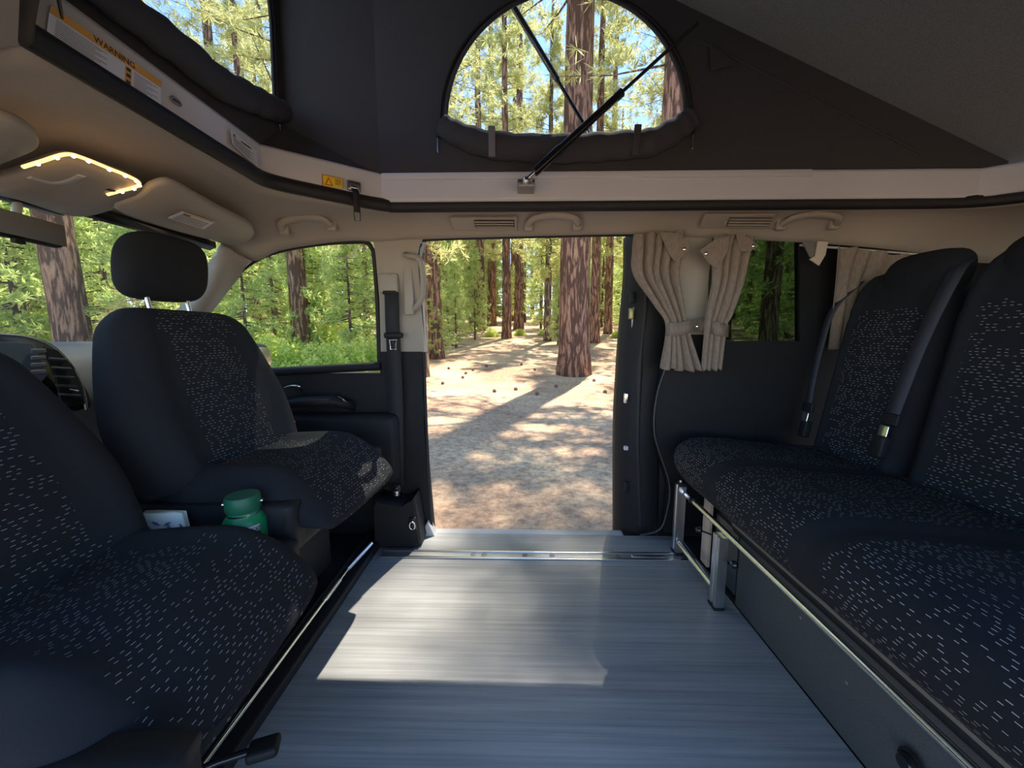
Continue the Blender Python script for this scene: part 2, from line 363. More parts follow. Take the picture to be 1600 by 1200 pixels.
# white roof frame
fr = [(x, y) for x, y in loop]; rows = []
for z, k in ((1.318, 0), (1.33, .004), (1.40, .004), (1.408, 0)):
    rows.append([Vector((x, y, z)) for x, y in fr+[fr[0]]])
o = sheet('trim_6', rows, white, th=.012, off=1); sharp(o, 20); struct(o)
o = rbox('trim_7', (.245, 1.345, 1.398), (1.42, .022, .022), white, r=.004); struct(o)
# ---- side wall pieces on the passenger side
def s(o): return struct(o)
# B pillar
s(wall_strip('trim_8', [(583, 374), (587, 400), (593, 470), (595, 550)], [(662, 370), (655, 384), (652, 400), (657, 470), (663, 550)], beige, th=.06))
s(wall_strip('trim_9', [(593, 549), (596, 640), (600, 780), (600, 850)], [(660, 549), (661, 640), (667, 740), (675, 830), (676, 850)], black, th=.06))
# A pillar
s(sheet('trim_10', densify([[on(2, 345, 380, 1.2), on(2, 362, 388, 1.195), onW(395, 408)],
     [on(1, 331, 408, 1.43), on(1, 350, 410, 1.44), onW(366, 432)],
     [on(1, 322, 440, 1.45), on(1, 335, 442, 1.46), onW(342, 455)],
     [on(1, 300, 470, 1.48), on(1, 310, 475, 1.48), onW(320, 484)],
     [on(1, 250, 520, 1.52), on(1, 265, 525, 1.52), onW(280, 532)]], 5), beige, th=.03, off=-1))
# black door seal around passenger window
wl = [(300, 505), (320, 484), (342, 455), (366, 432), (395, 409), (436, 392), (500, 381), (556, 377.5), (573, 379), (581, 388), (585, 405), (590, 480), (593, 572)]
s(tube('trim_11', smooth_path([onW(x, y, .012) for x, y in wl], 4), .009, rubber, n=8))
# sliding-door opening seal
dl = [(677, 838), (672, 800), (668, 720), (662, 560), (657, 470), (653, 400), (657, 382), (670, 374), (830, 369.5), (985, 366.5), (1000, 372)]
s(tube('trim_12', smooth_path([onW(x, y, .012) for x, y in dl], 4), .007, rubber, n=8))
# C pillar: beige upper, black lower, grey edge
s(wall_strip('trim_13', [(1055, 370), (1057, 440), (1062, 525)], [(1113, 370), (1107, 440), (1104, 525)], beige, th=.05))
s(wall_strip('trim_14', [(1056, 522), (1040, 560), (1024, 640), (1026, 690), (1046, 760), (1040, 832)], [(1110, 522), (1150, 560), (1180, 640), (1180, 690), (1180, 760), (1180, 832)], black, th=.05))
# grey sill wrap at both door feet
s(plate('trim_15', [[onW(650, 850, -.02), onW(668, 815, -.02), onW(678, 836, -.02), onW(684, 843, -.02), onW(684, 852, -.02)]], (0, .05, 0), greyplast, bevel=.003))
s(tube('trim_16', smooth_path([onW(x, y, -.012) for x, y in [(1040, 575), (1026, 620), (1023, 680), (1046, 755), (1042, 800), (1030, 828), (1000, 836)]], 5), .004, mat('grey_edge', (.05, .05, .05), .5), n=8))
# rear side panel below window (black) and window frame
s(wall_strip('wall_right', [(1100, 533), (1100, 700), (1100, 838)], [(1700, 533), (1700, 700), (1700, 838)], black, th=.04, m=10, off=.015))
s(wall_strip('trim_17', [(1250, 368), (1250, 536)], [(1750, 368), (1750, 536)], black, th=.03, off=.02))
o = wall_strip('window_1', [(1106, 366), (1106, 536)], [(1250, 372), (1250, 536)], tint, th=.004, off=.03); s(o)
# ---- front door: glass, panel
o = wall_strip('window_2', [(445, 384), (395, 404), (342, 452), (318, 484), (300, 510), (300, 580)], [(574, 375), (584, 400), (590, 470), (594, 574)], glass, th=.004, off=.03); s(o)
door = empty('door_1', (-.8, 1.57, 0)); struct(door)
def rel(o, p): o.parent = p; o.matrix_parent_inverse = Matrix.Translation(-Vector(p.location)); return o
rel(wall_strip('door_panel', [(300, 583), (300, 760), (300, 850)], [(595, 571), (597, 700), (600, 850)], black, th=.06, off=.0, m=8), door)
rel(tube('window_ledge', [onW(300, 586, -.01), onW(440, 580, -.01), onW(595, 572, -.01)], .018, black), door)
rel(tube('armrest', [onW(430, 634, -.05), onW(470, 628, -.06), onW(520, 626, -.06), onW(545, 632, -.03), onW(552, 640, .0)], [.02, .028, .03, .026, .01], black, flat=(1.2, .8)), door)
rel(tube('door_handle', smooth_path([onW(445, 606, -.02), onW(455, 603, -.035), onW(468, 604, -.035), onW(473, 612, -.01)], 4), .005, chromeb), door)
rel(rbox('door_pocket', (-.85, 1.53, .40), (.7, .08, .3), black, r=.03), door)
# mirror outside
mr = empty('door_mirror', on(1, 405, 560, 1.78), 0, 'black folding exterior mirror outside the passenger window', 'mirror')
def local(root, p): return Vector(p)-Vector(root.location)
c = Vector((0, 0, 0))
ring = []
for k, sc_ in ((0, .75), (.02, .95), (.07, 1), (.12, .8), (.14, .4)):
    ring.append([Vector((-k, (.11*sc_)*math.copysign(abs(math.cos(a))**.6, math.cos(a)), (.075*sc_)*math.copysign(abs(math.sin(a))**.6, math.sin(a)))) for a in [2*PI*j/24 for j in range(24)]])
loft('housing', ring, black, mr)
rg = [[Vector((.002+d, (.078)*math.copysign(abs(math.cos(a))**.6, math.cos(a)), (.053)*math.copysign(abs(math.sin(a))**.6, math.sin(a)))) for a in [2*PI*j/24 for j in range(24)]] for d in (0, .004)]
loft('mirror_glass', rg, chromeb, mr)
tube('arm', [(-.05, -.08, -.03), (-.08, -.20, -.06)], .022, black, mr)
# windshield and front shell
o = plate('window_3', [[(-1.12, .2, 1.2), (-1.12, .9, 1.205), (-1.10, 1.40, 1.19), (-1.75, 1.50, .83), (-1.85, .9, .83), (-1.80, .2, .83)]], (-.003, 0, .004), glass); struct(o)
s(plate('trim_19', [[(-1.115, .18, 1.19), (-1.115, 1.0, 1.20), (-1.10, 1.40, 1.185), (-1.125, 1.40, 1.175), (-1.15, 1.0, 1.18), (-1.15, .18, 1.175)]], (0, 0, .02), blackg))
# lower front bulkhead below dash
s(rbox('wall_front', (-1.75, .88, .35), (.1, 1.4, .8), black, r=.02))
s(rbox('wall_back', (2.1, .88, .62), (.06, 1.4, 1.2), black, r=.02))
# ================================================================ POP TOP
RZ = lambda x: 1.435+(1.575-x)*.442
roof = empty('pop_top_roof', (1.62, .89, 1.42), 0, 'grey lined tilting roof panel raised over the charcoal tent', 'roof')
def rp(x, y, dz=0): return local(roof, (x, y, RZ(x)+dz))
V = [rp(-.95, .34), rp(-.95, 1.40), rp(1.63, 1.40), rp(1.63, .34)]
plate('lining', [V], (0, 0, .03), rooffab, roof)
plate('outer_shell', [[v+Vector((0, 0, .032)) for v in V]], (0, 0, .05), white, roof)
tube('edge_piping', [rp(x, 1.365, -.012) for x in (-.74, 0, .8, 1.575)], .016, canvas, roof)
tent = empty('pop_top_tent', (0, .89, 1.41), 0, 'charcoal canvas tent wall with half round windows under the raised roof', 'tent')
TZ = 1.405
def tl(p): return local(tent, p)
YS = 1.345
# side wall with arch hole
a0 = on(1, 697, 190, YS); a1 = on(1, 1070, 190, YS); at = on(1, 885, -14, YS)
zb = on(1, 885, 222, YS).z; cx = (a0.x+a1.x)/2; rx = (a1.x-a0.x)/2; zc0 = (a0.z+a1.z)/2; rz = at.z-zc0
arch = [(cx+rx*math.cos(t), zc0+rz*math.sin(t)) for t in [PI*i/40 for i in range(41)]]
arch = [(arch[0][0]-.01, zb)]+arch+[(arch[-1][0]+.01, zb)]
out = [(-.473, TZ), (1.585, TZ), (1.585, RZ(1.585)), (-.473, RZ(-.473))]
plate('side_wall', [[tl((x, YS, z)) for x, z in out], [tl((x, YS, z)) for x, z in arch[::-1]]], (0, .006, 0), canvas, tent)
plate('window_vinyl', [[tl((x, YS+.008, z)) for x, z in arch]], (0, .002, 0), vinyl, tent)
tube('window_zip', [tl((x, YS-.003, z)) for x, z in [(a[0]+(.018 if a[0] > cx else -.018)*1, a[1]) for a in arch[1:-1]]], .0045, rubber, tent)
tube('window_binding', [tl((x, YS-.001, z)) for x, z in arch], .006, canvas, tent)
# chamfer + front wall with arch
plate('corner_wall', [[tl(p) for p in [(-.75, 1.142, TZ), (-.473, YS, TZ), (-.473, YS, RZ(-.473)), (-.75, 1.30, RZ(-.75)), (-.75, 1.275, 1.53)]]], (-.003, .004, 0), canvas, tent)
fw = [(.585, TZ), (1.142, TZ), (1.275, 1.53), (1.30, RZ(-.75)), (.585, RZ(-.75))]
fa = [(.955+.295*math.cos(t), 1.80+.42*math.sin(t)) for t in [PI*i/30 for i in range(31)]]; fa = [(1.235, 1.525)]+fa+[(.66, 1.525)]
plate('front_wall', [[tl((-.75, y, z)) for y, z in fw], [tl((-.75, y, z)) for y, z in fa[::-1]]], (-.006, 0, 0), canvas, tent)
plate('front_vinyl', [[tl((-.758, y, z)) for y, z in fa]], (-.002, 0, 0), vinyl, tent)
tube('front_zip', [tl((-.747, y+.012, z)) for y, z in fa[:18]], .004, rubber, tent)
# near side walls (driver side)
plate('near_wall', [[tl(p) for p in [(-.473, .43, TZ), (1.585, .43, TZ), (1.585, .43, RZ(1.585)), (-.473, .43, RZ(-.473))]]], (0, -.006, 0), canvas, tent)
plate('near_corner_wall', [[tl(p) for p in [(-.75, .585, TZ), (-.473, .43, TZ), (-.473, .43, RZ(-.473)), (-.75, .585, RZ(-.75))]]], (-.003, -.004, 0), canvas, tent)
# rolled flaps
def roll(name, pts, rr, parent):
    pts = smooth_path(pts, 8); n = len(pts); R_ = []
    rnd2 = random.Random(7)
    for i in range(n):
        t = i/(n-1); R_.append(rr*(.55+.45*math.sin(PI*min(1, max(0, t*.9+.05)))**.5)*(1+.06*math.sin(i*1.1)+.05*rnd2.random()))
    return tube(name, pts, R_, canvas, parent, n=14, flat=(.8, 1))
fp = [on(1, x, y, YS-.02) for x, y in [(690, 194), (712, 208), (760, 225), (830, 232), (900, 232), (965, 228), (1020, 222), (1060, 200), (1080, 184)]]
fl_ = roll('window_flap', [tl(p) for p in fp], .043, tent)
for x, y in [(769, 224), (993, 222)]:
    p = tl(on(1, x, y, YS-.045)); rbox('flap_strap', p+Vector((0, -.012, 0)), (.022, .006, .085), mat('strap_grey', (.16, .16, .17), .7) if x < 800 else canvas, tent, r=.002, R=(.25, 0, 0))
fp = [on(0, x, y, -.72) for x, y in [(80, -75), (195, 12), (280, 77), (345, 130), (392, 153), (425, 168), (446, 174)]]
roll('front_window_flap', [tl(p) for p in fp], .036, tent)
for p in (on(1, 684, 212, YS-.01), on(1, 1083, 206, YS-.01), on(0, 437, 190, -.745)):
    z = tl(p); rbox('zip_pull', z+Vector((0, 0, -.03)), (.004, .004, .045), chromeb, tent, r=.001); rbox('zip_slider', z, (.010, .010, .016), black, tent, r=.003)
# small vent pocket, lower stitching seam
pp = [(1108, 68), (1135, 90), (1140, 105), (1110, 112)]
plate('vent_tab', [[tl(on(1, x, y, YS-.004)) for x, y in pp]], (0, -.006, 0), canvas, tent, bevel=.002)
tube('seam', [tl(on(1, x, y, YS-.001)) for x, y in [(1085, 60), (1150, 92), (1300, 170), (1440, 240)]], .004, canvas, tent)
tube('base_hem', [tl((-.75, .65, TZ+.004)), tl((-.75, 1.142, TZ+.004)), tl((-.473, YS, TZ+.004)), tl((1.55, YS, TZ+.004))], .004, canvas, tent)
# gas struts
def strut(name, A, B, frac, label, r1=.012, r2=.0055):
    A = Vector(A); B = Vector(B); rt = empty(name, A, 0, label, 'gas strut', 'roof gas struts'); d = B-A
    tube('cylinder', [d*.05, d*frac], r1, blackg, rt); tube('piston_rod', [d*frac*.98, d*.99], r2, mat('strut_rod', (.08, .08, .085), .25, .8), rt)
    tube('collar', [d*(frac-.02), d*(frac+.01)], r1*1.15, black, rt); tube('end_joint', [Vector((0, 0, 0)), d*.055], .006, chromeb, rt)
    lathe('ball_joint', [(0, -.011), (.009, -.006), (.011, 0), (.009, .006), (0, .011)], chromeb, rt, n=16)
    return rt
A = on(1, 822, 281, 1.262); B = on(1, 1092, 34, 1.30)
st = strut('gas_strut', A, B, .55, 'black gas strut across the big half round window, footed on the white frame')
tube('sleeve', [(Vector(B)-A)*.05, (Vector(B)-A)*.2], .0145, blackg, st)
rbox('foot_bracket', (0, .045, -.004), (.055, .072, .022), mat('zinc', (.35, .35, .34), .4, .9), st, r=.003)
for dx in (-.02, .02): lathe('screw', [(0, -.004), (.006, -.003), (.006, 0), (0, .001)], chromeb, st, n=12, c=(dx, .009, -.002), R=Matrix.Rotation(PI/2, 3, 'X'))
A2 = on(1, 925, 215, 1.42); B2 = on(1, 790, -10, 1.42)  # thin dark strut shape, placed just outside the canvas
B2 = A2+(Vector(B2)-A2)*1.0
st2 = strut('gas_strut', A2, B2, .42, 'thin dark strut shape set beyond the clear vinyl of the half round window', .006, .010)
# ================================================================ STICKERS
def sticker_front(px, label, deco):
    pts = [on(0, x, y, -.730) for x, y in px]; rt = empty('warning_sticker', pts[3], 0, label, 'sticker')
    L = [p-pts[3] for p in pts]; plate('paper', [L], (.0006, 0, 0), paper, rt); deco(rt, L); return rt
def quadmap(L):
    # L order: top-left, top-right, bottom-right, bottom-left
    def f(u, v, d=.0009): 
        a = L[0]*(1-u)+L[1]*u; b = L[3]*(1-u)+L[2]*u; return a*(1-v)+b*v+Vector((d, 0, 0))
    return f
def deco1(rt, L):
    f = quadmap(L)
    quads('orange_band', [[f(0, .0), f(1, .0), f(1, .26), f(0, .26)], [f(.62, .3), f(.68, .3), f(.68, .98), f(.62, .98)]], orange, rt, (.0004, 0, 0))
    qs = []
    for i in range(9):
        v = .34+i*.065; qs.append([f(.05, v), f(.45-.05*(i % 3), v), f(.45-.05*(i % 3), v+.022), f(.05, v+.022)])
    for i in range(9):
        v = .34+i*.065; qs.append([f(.71, v), f(.96-.06*(i % 3), v), f(.96-.06*(i % 3), v+.022), f(.71, v+.022)])
    quads('small_print', qs, inkg, rt, (.0003, 0, 0))
    quads('pictograms', [[f(.63, a), f(.67, a), f(.67, a+.12), f(.63, a+.12)] for a in (.34, .56, .8)], ink, rt, (.0008, 0, 0))
    h = (L[0]-L[3]).length; text('heading', 'WARNING', h*.30, f(.52, .13, .0016), (0, 1, 0), (0, 0, 1), ink, rt)
sticker_front([(78, 8), (251, 127), (251, 168), (72, 52)], 'long orange and white WARNING sticker on the front roof frame', deco1)
def deco2(rt, L):
    f = quadmap(L); qs = []
    for i in range(10):
        v = .36+i*.06; qs.append([f(.06, v), f(.9-.1*(i % 3), v), f(.9-.1*(i % 3), v+.022), f(.06, v+.022)])
    quads('small_print', qs, inkg, rt, (.0003, 0, 0)); h = (L[0]-L[3]).length
    text('heading', 'WARNING', h*.22, f(.58, .20, .0012), (0, 1, 0), (0, 0, 1), ink, rt)
    tri = [f(.07, .28), f(.19, .28), f(.13, .12)]; plate('hazard_triangle', [tri], (.0006, 0, 0), ink, rt)
sticker_front([(359, 201), (400, 236), (402, 262), (363, 226)], 'small white WARNING sticker near the bend of the roof frame', deco2)
# yellow sticker on the chamfer
ca = Vector((-.75, 1.142, 0)); cb = Vector((-.473, 1.352, 0)); ce = (cb-ca).normalized(); cn = Vector((ce.y, -ce.x, 0))
def chamf(x, y, off=.018):
    r = ray(x, y); n = cn; p0 = ca+cn*off; t = (p0-CAM).dot(n)/r.dot(n); return CAM+r*t
L = [chamf(x, y) for x, y in [(503, 272), (536, 280), (536, 294), (504, 290)]]
rt = empty('hazard_sticker', L[3], 0, 'small yellow hazard triangle sticker beside the roof buckle', 'sticker'); Ll = [p-L[3] for p in L]
plate('paper', [Ll], cn*.0006, yellow, rt); f = lambda u, v: (Ll[0]*(1-u)+Ll[1]*u)*(1-v)+(Ll[3]*(1-u)+Ll[2]*u)*v+cn*.001
plate('hazard_triangle', [[f(.1, .92), f(.5, .92), f(.3, .15)]], cn*.0005, red, rt); plate('triangle_fill', [[f(.18, .84), f(.42, .84), f(.3, .34)]], cn*.0009, yellow, rt)
quads('small_print', [[f(.6, v), f(.9, v), f(.9, v+.05), f(.6, v+.05)] for v in (.2, .36, .52, .68)], ink, rt, tuple(cn*.0004))
quads('red_border', [[f(0, 0), f(1, 0), f(1, .05), f(0, .05)], [f(0, 0), f(.03, 0), f(.03, 1), f(0, 1)], [f(.97, 0), f(1, 0), f(1, 1), f(.97, 1)]], red, rt, tuple(cn*.0004))
# roof buckle with strap
b0 = chamf(553, 291, .024); bk = empty('roof_strap_buckle', b0, 0, 'metal cam buckle with short black strap hanging over the roof seal', 'buckle'); RB = basis(ce, (0, 0, 1))
rbox('cam_buckle', (0, 0, 0), (.042, .030, .012), mat('steel', (.4, .41, .42), .3, 1), bk, r=.004, R=RB)
rbox('buckle_lever', cn*.008+Vector((0, 0, -.004)), (.026, .014, .008), chromeb, bk, r=.002, R=RB)
b1 = chamf(557, 318, .04)-b0; b2 = chamf(558, 332, .045)-b0
sheet('strap', [[p-ce*.010, p+ce*.010] for p in (Vector((0, 0, -.01))+cn*.004, b1*.5+cn*.012, b1, b2)], webbing, bk, th=.002)
sl_ = b2+Vector((0, 0, -.012)); tube('slider', [sl_+Vector((0, 0, .014))-ce*.010, sl_+Vector((0, 0, .014))+ce*.010, sl_-Vector((0, 0, .014))+ce*.008, sl_-Vector((0, 0, .014))-ce*.008], .0022, mat('steel2', (.3, .3, .3), .3, 1), bk, closed=True, n=8)
# small emblem clip on frame
cp = on(0, 275, 158, -.732); ck = empty('frame_clip', cp, 0, 'tiny grey metal fastener on the white front roof frame', 'fastener')
tube('ring', [Vector((0, math.cos(a)*.012, math.sin(a)*.006)) for a in [2*PI*i/12 for i in range(12)]], .002, mat('clipm', (.35, .35, .35), .4, .8), ck, closed=True, n=6)
rbox('clip_bar', (0.001, 0, 0), (.003, .016, .003), ink, ck, r=.001)
# hanging hook at top-left
hp = on(0, 92, 8, -.69); hk = empty('hanging_strap', hp, 0, 'short dark strap end hanging over the long WARNING sticker', 'strap')
tube('webbing', [(0, -.01, .09), (0, 0, .02), (0, .002, -.015)], [.010, .010, .006], mat('strapb', (.10, .08, .06), .6), hk, n=8, flat=(1, .3))
# ================================================================ CEILING FITTINGS
def ceil_pt(x, y, off=.0):
    # intersection with headliner between trim and wall: march the ray
    r = ray(x, y); best = None
    for i in range(60, 400):
        p = CAM+r*(i*.005)
        # ceiling height at this point
        if p.y > 1.30 and p.x > -.45: hz = ceil_h(p.y)
        else: hz = None
        if hz is not None and p.z >= hz-off: return p
    return on(1, x, y, 1.42)
def ceil_h(y):
    lo, hi = (1.36, 1.292), (1.455, 1.24); t = min(1, max(0, (y-lo[0])/(hi[0]-lo[0]))); return lo[1]*(1-t)+hi[1]*t-.0+.012*math.sin(PI*t)
SV = Vector((0, .052, .095)).normalized()  # normal tilt of headliner strip
sn = Vector((0, -.095*.55, -.052*.55-.05)).normalized()
eyv = Vector((0, -sn.z, sn.y)); eyv = Vector((1, 0, 0)).cross(sn)*-1
def grab(px0, px1, label, h=.028, pfun=None):
    p0 = (pfun or ceil_pt)(*px0); p1 = (pfun or ceil_pt)(*px1); c = (p0+p1)/2; rt = empty('grab_handle', c, 0, label, 'grab handle', 'grab handles above the doors'); a = p0-c; b = p1-c
    out = Vector((0, -.045, -.010)); up = Vector((0, -.0, .030)); d = (b-a)
    tube('grip', smooth_path([a-up*.2, a+out*.5+up*.1, a+out+up*.7+d*.12, out+up*1.0+d*0, b+out+up*.7-d*.12, b+out*.5+up*.1, b-up*.2], 6), .0125, beige, rt, n=12, flat=(1, .75))
    for q in (a, b): rbox('mount', q+Vector((0, -.006, -.002)), (.035, .024, .040), beige, rt, r=.008)
    return rt
grab((446, 358), (520, 352), 'beige grab handle above the passenger door window', pfun=lambda x, y: on(1, x, y, 1.41 if x > 480 else 1.40))
grab((826, 352), (902, 351), 'beige grab handle above the open sliding door')
grab((1218, 351), (1300, 350), 'beige grab handle above the tinted rear side window')
def vent(px, label, bare):
    P = [ceil_pt(x, y, .004) for x, y in px]; c = sum(P, Vector())/4; rt = empty('air_vent', c, 0, label, 'air vent', 'air vents in the headliner'); L = [p-c for p in P]
    nrm = (L[1]-L[0]).cross(L[3]-L[0]).normalized(); nrm = nrm if nrm.y < 0 else -nrm
    plate('bezel', [[l for l in L]], nrm*.008, beige, rt, bevel=.003); f = lambda u, v, d=.0085: (L[0]*(1-u)+L[1]*u)*(1-v)+(L[3]*(1-u)+L[2]*u)*v+nrm*d
    plate('grille_recess', [[f(.36, .14), f(.96, .14), f(.96, .8), f(.36, .8)]], nrm*.001, ink if bare else mat('vent_dark', (.12, .11, .10), .7), rt)
    for k in range(3): tube('louvre', [f(.37, .26+.2*k, .012), f(.95, .26+.2*k, .012)], .0028, beige, rt, n=6)
    rbox('thumbwheel', f(.33, .5, .009), (.006, .006, .02), beige, rt, r=.002)
    return rt
vent([(702, 338), (808, 338), (808, 357), (708, 357)], 'beige slotted air vent left of the sliding door grab handle', True)
vent([(1100, 333), (1212, 333), (1204, 355), (1092, 354)], 'beige slotted air vent above the tied curtains', False)
# overhead console with led strip
def cab(x, y, off=0):
    # cab headliner: sloping from (X=-.73,z1.29) to (X=-1.12,z1.205)
    n = Vector((.085, 0, -.39)).normalized()*-1; p0 = Vector((-.73, 0, OZ-.012-off)); r = ray(x, y); return CAM+r*((p0-CAM).dot(n)/r.dot(n))
dn = Vector((.085*1.0, 0, -.39)).normalized()
oc_px = [(20, 262), (60, 246), (103, 237), (150, 252), (200, 270), (222, 285), (216, 298), (195, 309), (160, 322), (120, 329), (85, 322), (20, 300), (-40, 282)]
P = [cab(x, y) for x, y in oc_px]; oc = empty('overhead_console', P[2], 0, 'overhead console with a glowing warm light strip above the windscreen', 'overhead console')
L = [p-P[2] for p in P]; cc = sum(L, Vector())/len(L)
loft('console_body', [[l+(-dn)*.002 for l in smooth_path(L+[L[0]], 3)[:-1]], [l+dn*.012 for l in smooth_path(L+[L[0]], 3)[:-1]], [cc+(l-cc)*.93+dn*.020 for l in smooth_path(L+[L[0]], 3)[:-1]], [cc+(l-cc)*.5+dn*.022 for l in smooth_path(L+[L[0]], 3)[:-1]]], beige, oc)
lp = [(36, 261), (65, 252), (103, 241), (130, 247), (170, 263), (200, 275), (217, 285), (212, 292), (190, 298), (168, 304)]
lpts = smooth_path([cab(x, y, .024)-P[2] for x, y in lp], 5)
tube('light_strip', lpts, .0034, led, oc, n=8)
for i in range(4, len(lpts)-2, 4):
    lathe('light_point', [(0, -.004), (.003, -.002), (.004, 0), (.003, .002), (0, .004)], ledhot, oc, n=8, c=lpts[i]+dn*.003)
tube('sunglass_lid', smooth_path([cab(x, y, .022)-P[2] for x, y in [(45, 277), (80, 286), (105, 284), (128, 274)]], 5), [.004]*0 or .006, greyplast, oc, n=8, flat=(1.5, .5))
rbox('switch', cab(175, 298, .02)-P[2], (.02, .03, .006), black, oc, r=.002)
# sun visors
def visor(px, label, st=True):
    P = [cab(x, y, .012) for x, y in px]; o_ = P[0]; rt = empty('sun_visor', o_, 0, label, 'sun visor', 'sun visors'); L = [p-o_ for p in P]; Ls = smooth_path(L+[L[0]], 3)[:-1]; c = sum(Ls, Vector())/len(Ls)
    loft('visor_pad', [[c+(l-c)*.97-dn*.004 for l in Ls], [l for l in Ls], [l+dn*.010 for l in Ls], [c+(l-c)*.96+dn*.016 for l in Ls], [c+(l-c)*.4+dn*.016 for l in Ls]], beige, rt)
    return rt, o_
vs, vo = visor([(232, 283), (260, 277), (300, 297), (345, 323), (385, 343), (396, 357), (388, 370), (365, 377), (330, 369), (250, 346), (175, 318), (210, 300)], 'beige sun visor with small airbag sticker folded up above the passenger')
L = [cab(x, y, .032)-vo for x, y in [(285, 330), (336, 347), (318, 358), (262, 340)]]
plate('airbag_sticker', [L], dn*.001, paper, vs); f = lambda u, v: (L[0]*(1-u)+L[1]*u)*(1-v)+(L[3]*(1-u)+L[2]*u)*v+dn*.0012
quads('sticker_print', [[f(.05, .0), f(.98, .0), f(.98, .08), f(.05, .08)]], orange, vs, tuple(dn*.0004)); quads('small_print', [[f(.08, v), f(.9, v), f(.9, v+.04), f(.08, v+.04)] for v in (.3, .44, .58, .72, .86)]+[[f(.1, .14), f(.3, .14), f(.3, .24), f(.1, .24)]], ink, vs, tuple(dn*.0004))
visor([(-60, 165), (0, 172), (40, 190), (57, 207), (50, 222), (0, 243), (-70, 270), (-140, 215)], 'second beige sun visor cut by the left picture edge above the driver')
# rear-view mirror
mp_ = on(0, 20, 352, -1.12); rm = empty('rear_view_mirror', mp_, .15, 'dark rear view mirror hanging below the overhead console', 'mirror')
rbox('housing', (0, -.03, 0), (.035, .26, .060), black, rm, r=.016, R=(0, 0, 0)); rbox('mirror_glass', (.0185, -.03, 0), (.002, .245, .050), mat('mirror_dark', (.16, .155, .14), .4, .0), rm, r=.0008)
rbox('button', (.01, -.005, -.034), (.012, .022, .012), black, rm, r=.003); tube('stalk', [(-.01, .02, .02), (-.04, .06, .075), (-.05, .09, .10)], .008, greyplast, rm)
rbox('sensor_housing', local(rm, on(0, 40, 305, -1.16)), (.05, .20, .05), blackg, rm, r=.02)
# airbag emblem on A pillar
ap = [on(1, x, y, 1.425) for x, y in [(333, 402), (349, 398), (350, 412), (340, 418), (332, 414)]]
em = tag(tube('airbag_cover', [p for p in smooth_path(ap+[ap[0]], 4)[:-1]], .0018, greyplast, closed=True, n=6), 'small rounded raised airbag cover outline on the windscreen pillar', 'airbag cover')
# ================================================================ B PILLAR FITTINGS
def W(x, y, off): return onW(x, y, off)
gh = empty('grab_handle', W(648, 440, -.01), 0, 'vertical beige grab handle on the pillar beside the sliding door', 'grab handle')
tube('grip', smooth_path([local(gh, W(x, y, o_)) for x, y, o_ in [(634, 398, 0), (640, 400, -.03), (652, 402, -.045), (659, 415, -.048), (661, 440, -.048), (659, 465, -.046), (650, 480, -.035), (640, 484, -.01), (634, 485, 0)]], 5), .014, beige, gh, n=12, flat=(.9, .8))
rbox('mount_plate', local(gh, W(638, 441, -.006)), (.035, .018, .25), beige, gh, r=.006)
sb = empty('seat_belt', W(612, 445, -.01), 0, 'black front seat belt with metal tongue hanging down the door pillar', 'seat belt')
rbox('guide_cover', local(sb, W(608, 443, -.01)), (.075, .03, .075), beige, sb, r=.008)
rbox('guide_slot', local(sb, W(610, 456, -.022)), (.062, .022, .022), black, sb, r=.008)
sheet('webbing', [[local(sb, W(x-11, y, -.03-.01*(y > 600))), local(sb, W(x+11, y, -.03-.01*(y > 600)))] for x, y in [(612, 458), (613, 500), (616, 560), (619, 640), (620, 760)]], webbing, sb, th=.002)
rbox('latch_stop', local(sb, W(615, 524, -.04)), (.075, .022, .022), black, sb, r=.007)
tg = [local(sb, W(x, y, -.045)) for x, y in [(608, 531), (620, 531), (618, 540), (619, 546), (610, 546), (610, 540)]]
tube('tongue', tg, .0028, chromeb, sb, closed=True, n=8)
# pillar foot box with lashing ring
fb = empty('pillar_foot', (-.48, 1.50, 0), 0, 'black plastic pillar foot with recessed lashing ring beside the door sill', 'pillar foot')
P = [onW(x, y, 0) for x, y in [(597, 772), (600, 765), (640, 772), (657, 762), (668, 830), (640, 850), (600, 855)]]
ring = [[local(fb, p+Vector((0, d, 0))) for p in P] for d in (.02, -.10)]
c_ = sum(ring[1], Vector())/len(P); ring.append([c_+(v-c_)*.93+Vector((0, -.012, 0)) for v in ring[1]])
loft('foot_body', ring, black, fb, smooth=False)
rp_ = local(fb, onW(645, 818, -.115)); rbox('ring_recess', rp_, (.030, .012, .055), blackg, fb, r=.008)
tube('lashing_ring', [rp_+Vector((math.cos(a)*.011, -.010, math.sin(a)*.016-.004)) for a in [2*PI*i/16 for i in range(16)]], .003, chromeb, fb, closed=True, n=8)
rbox('belt_anchor', local(fb, onW(620, 765, -.13)), (.03, .04, .045), blackg, fb, r=.008)
rbox('anchor_bolt', local(fb, onW(619, 771, -.16)), (.016, .012, .02), chromeb, fb, r=.004)
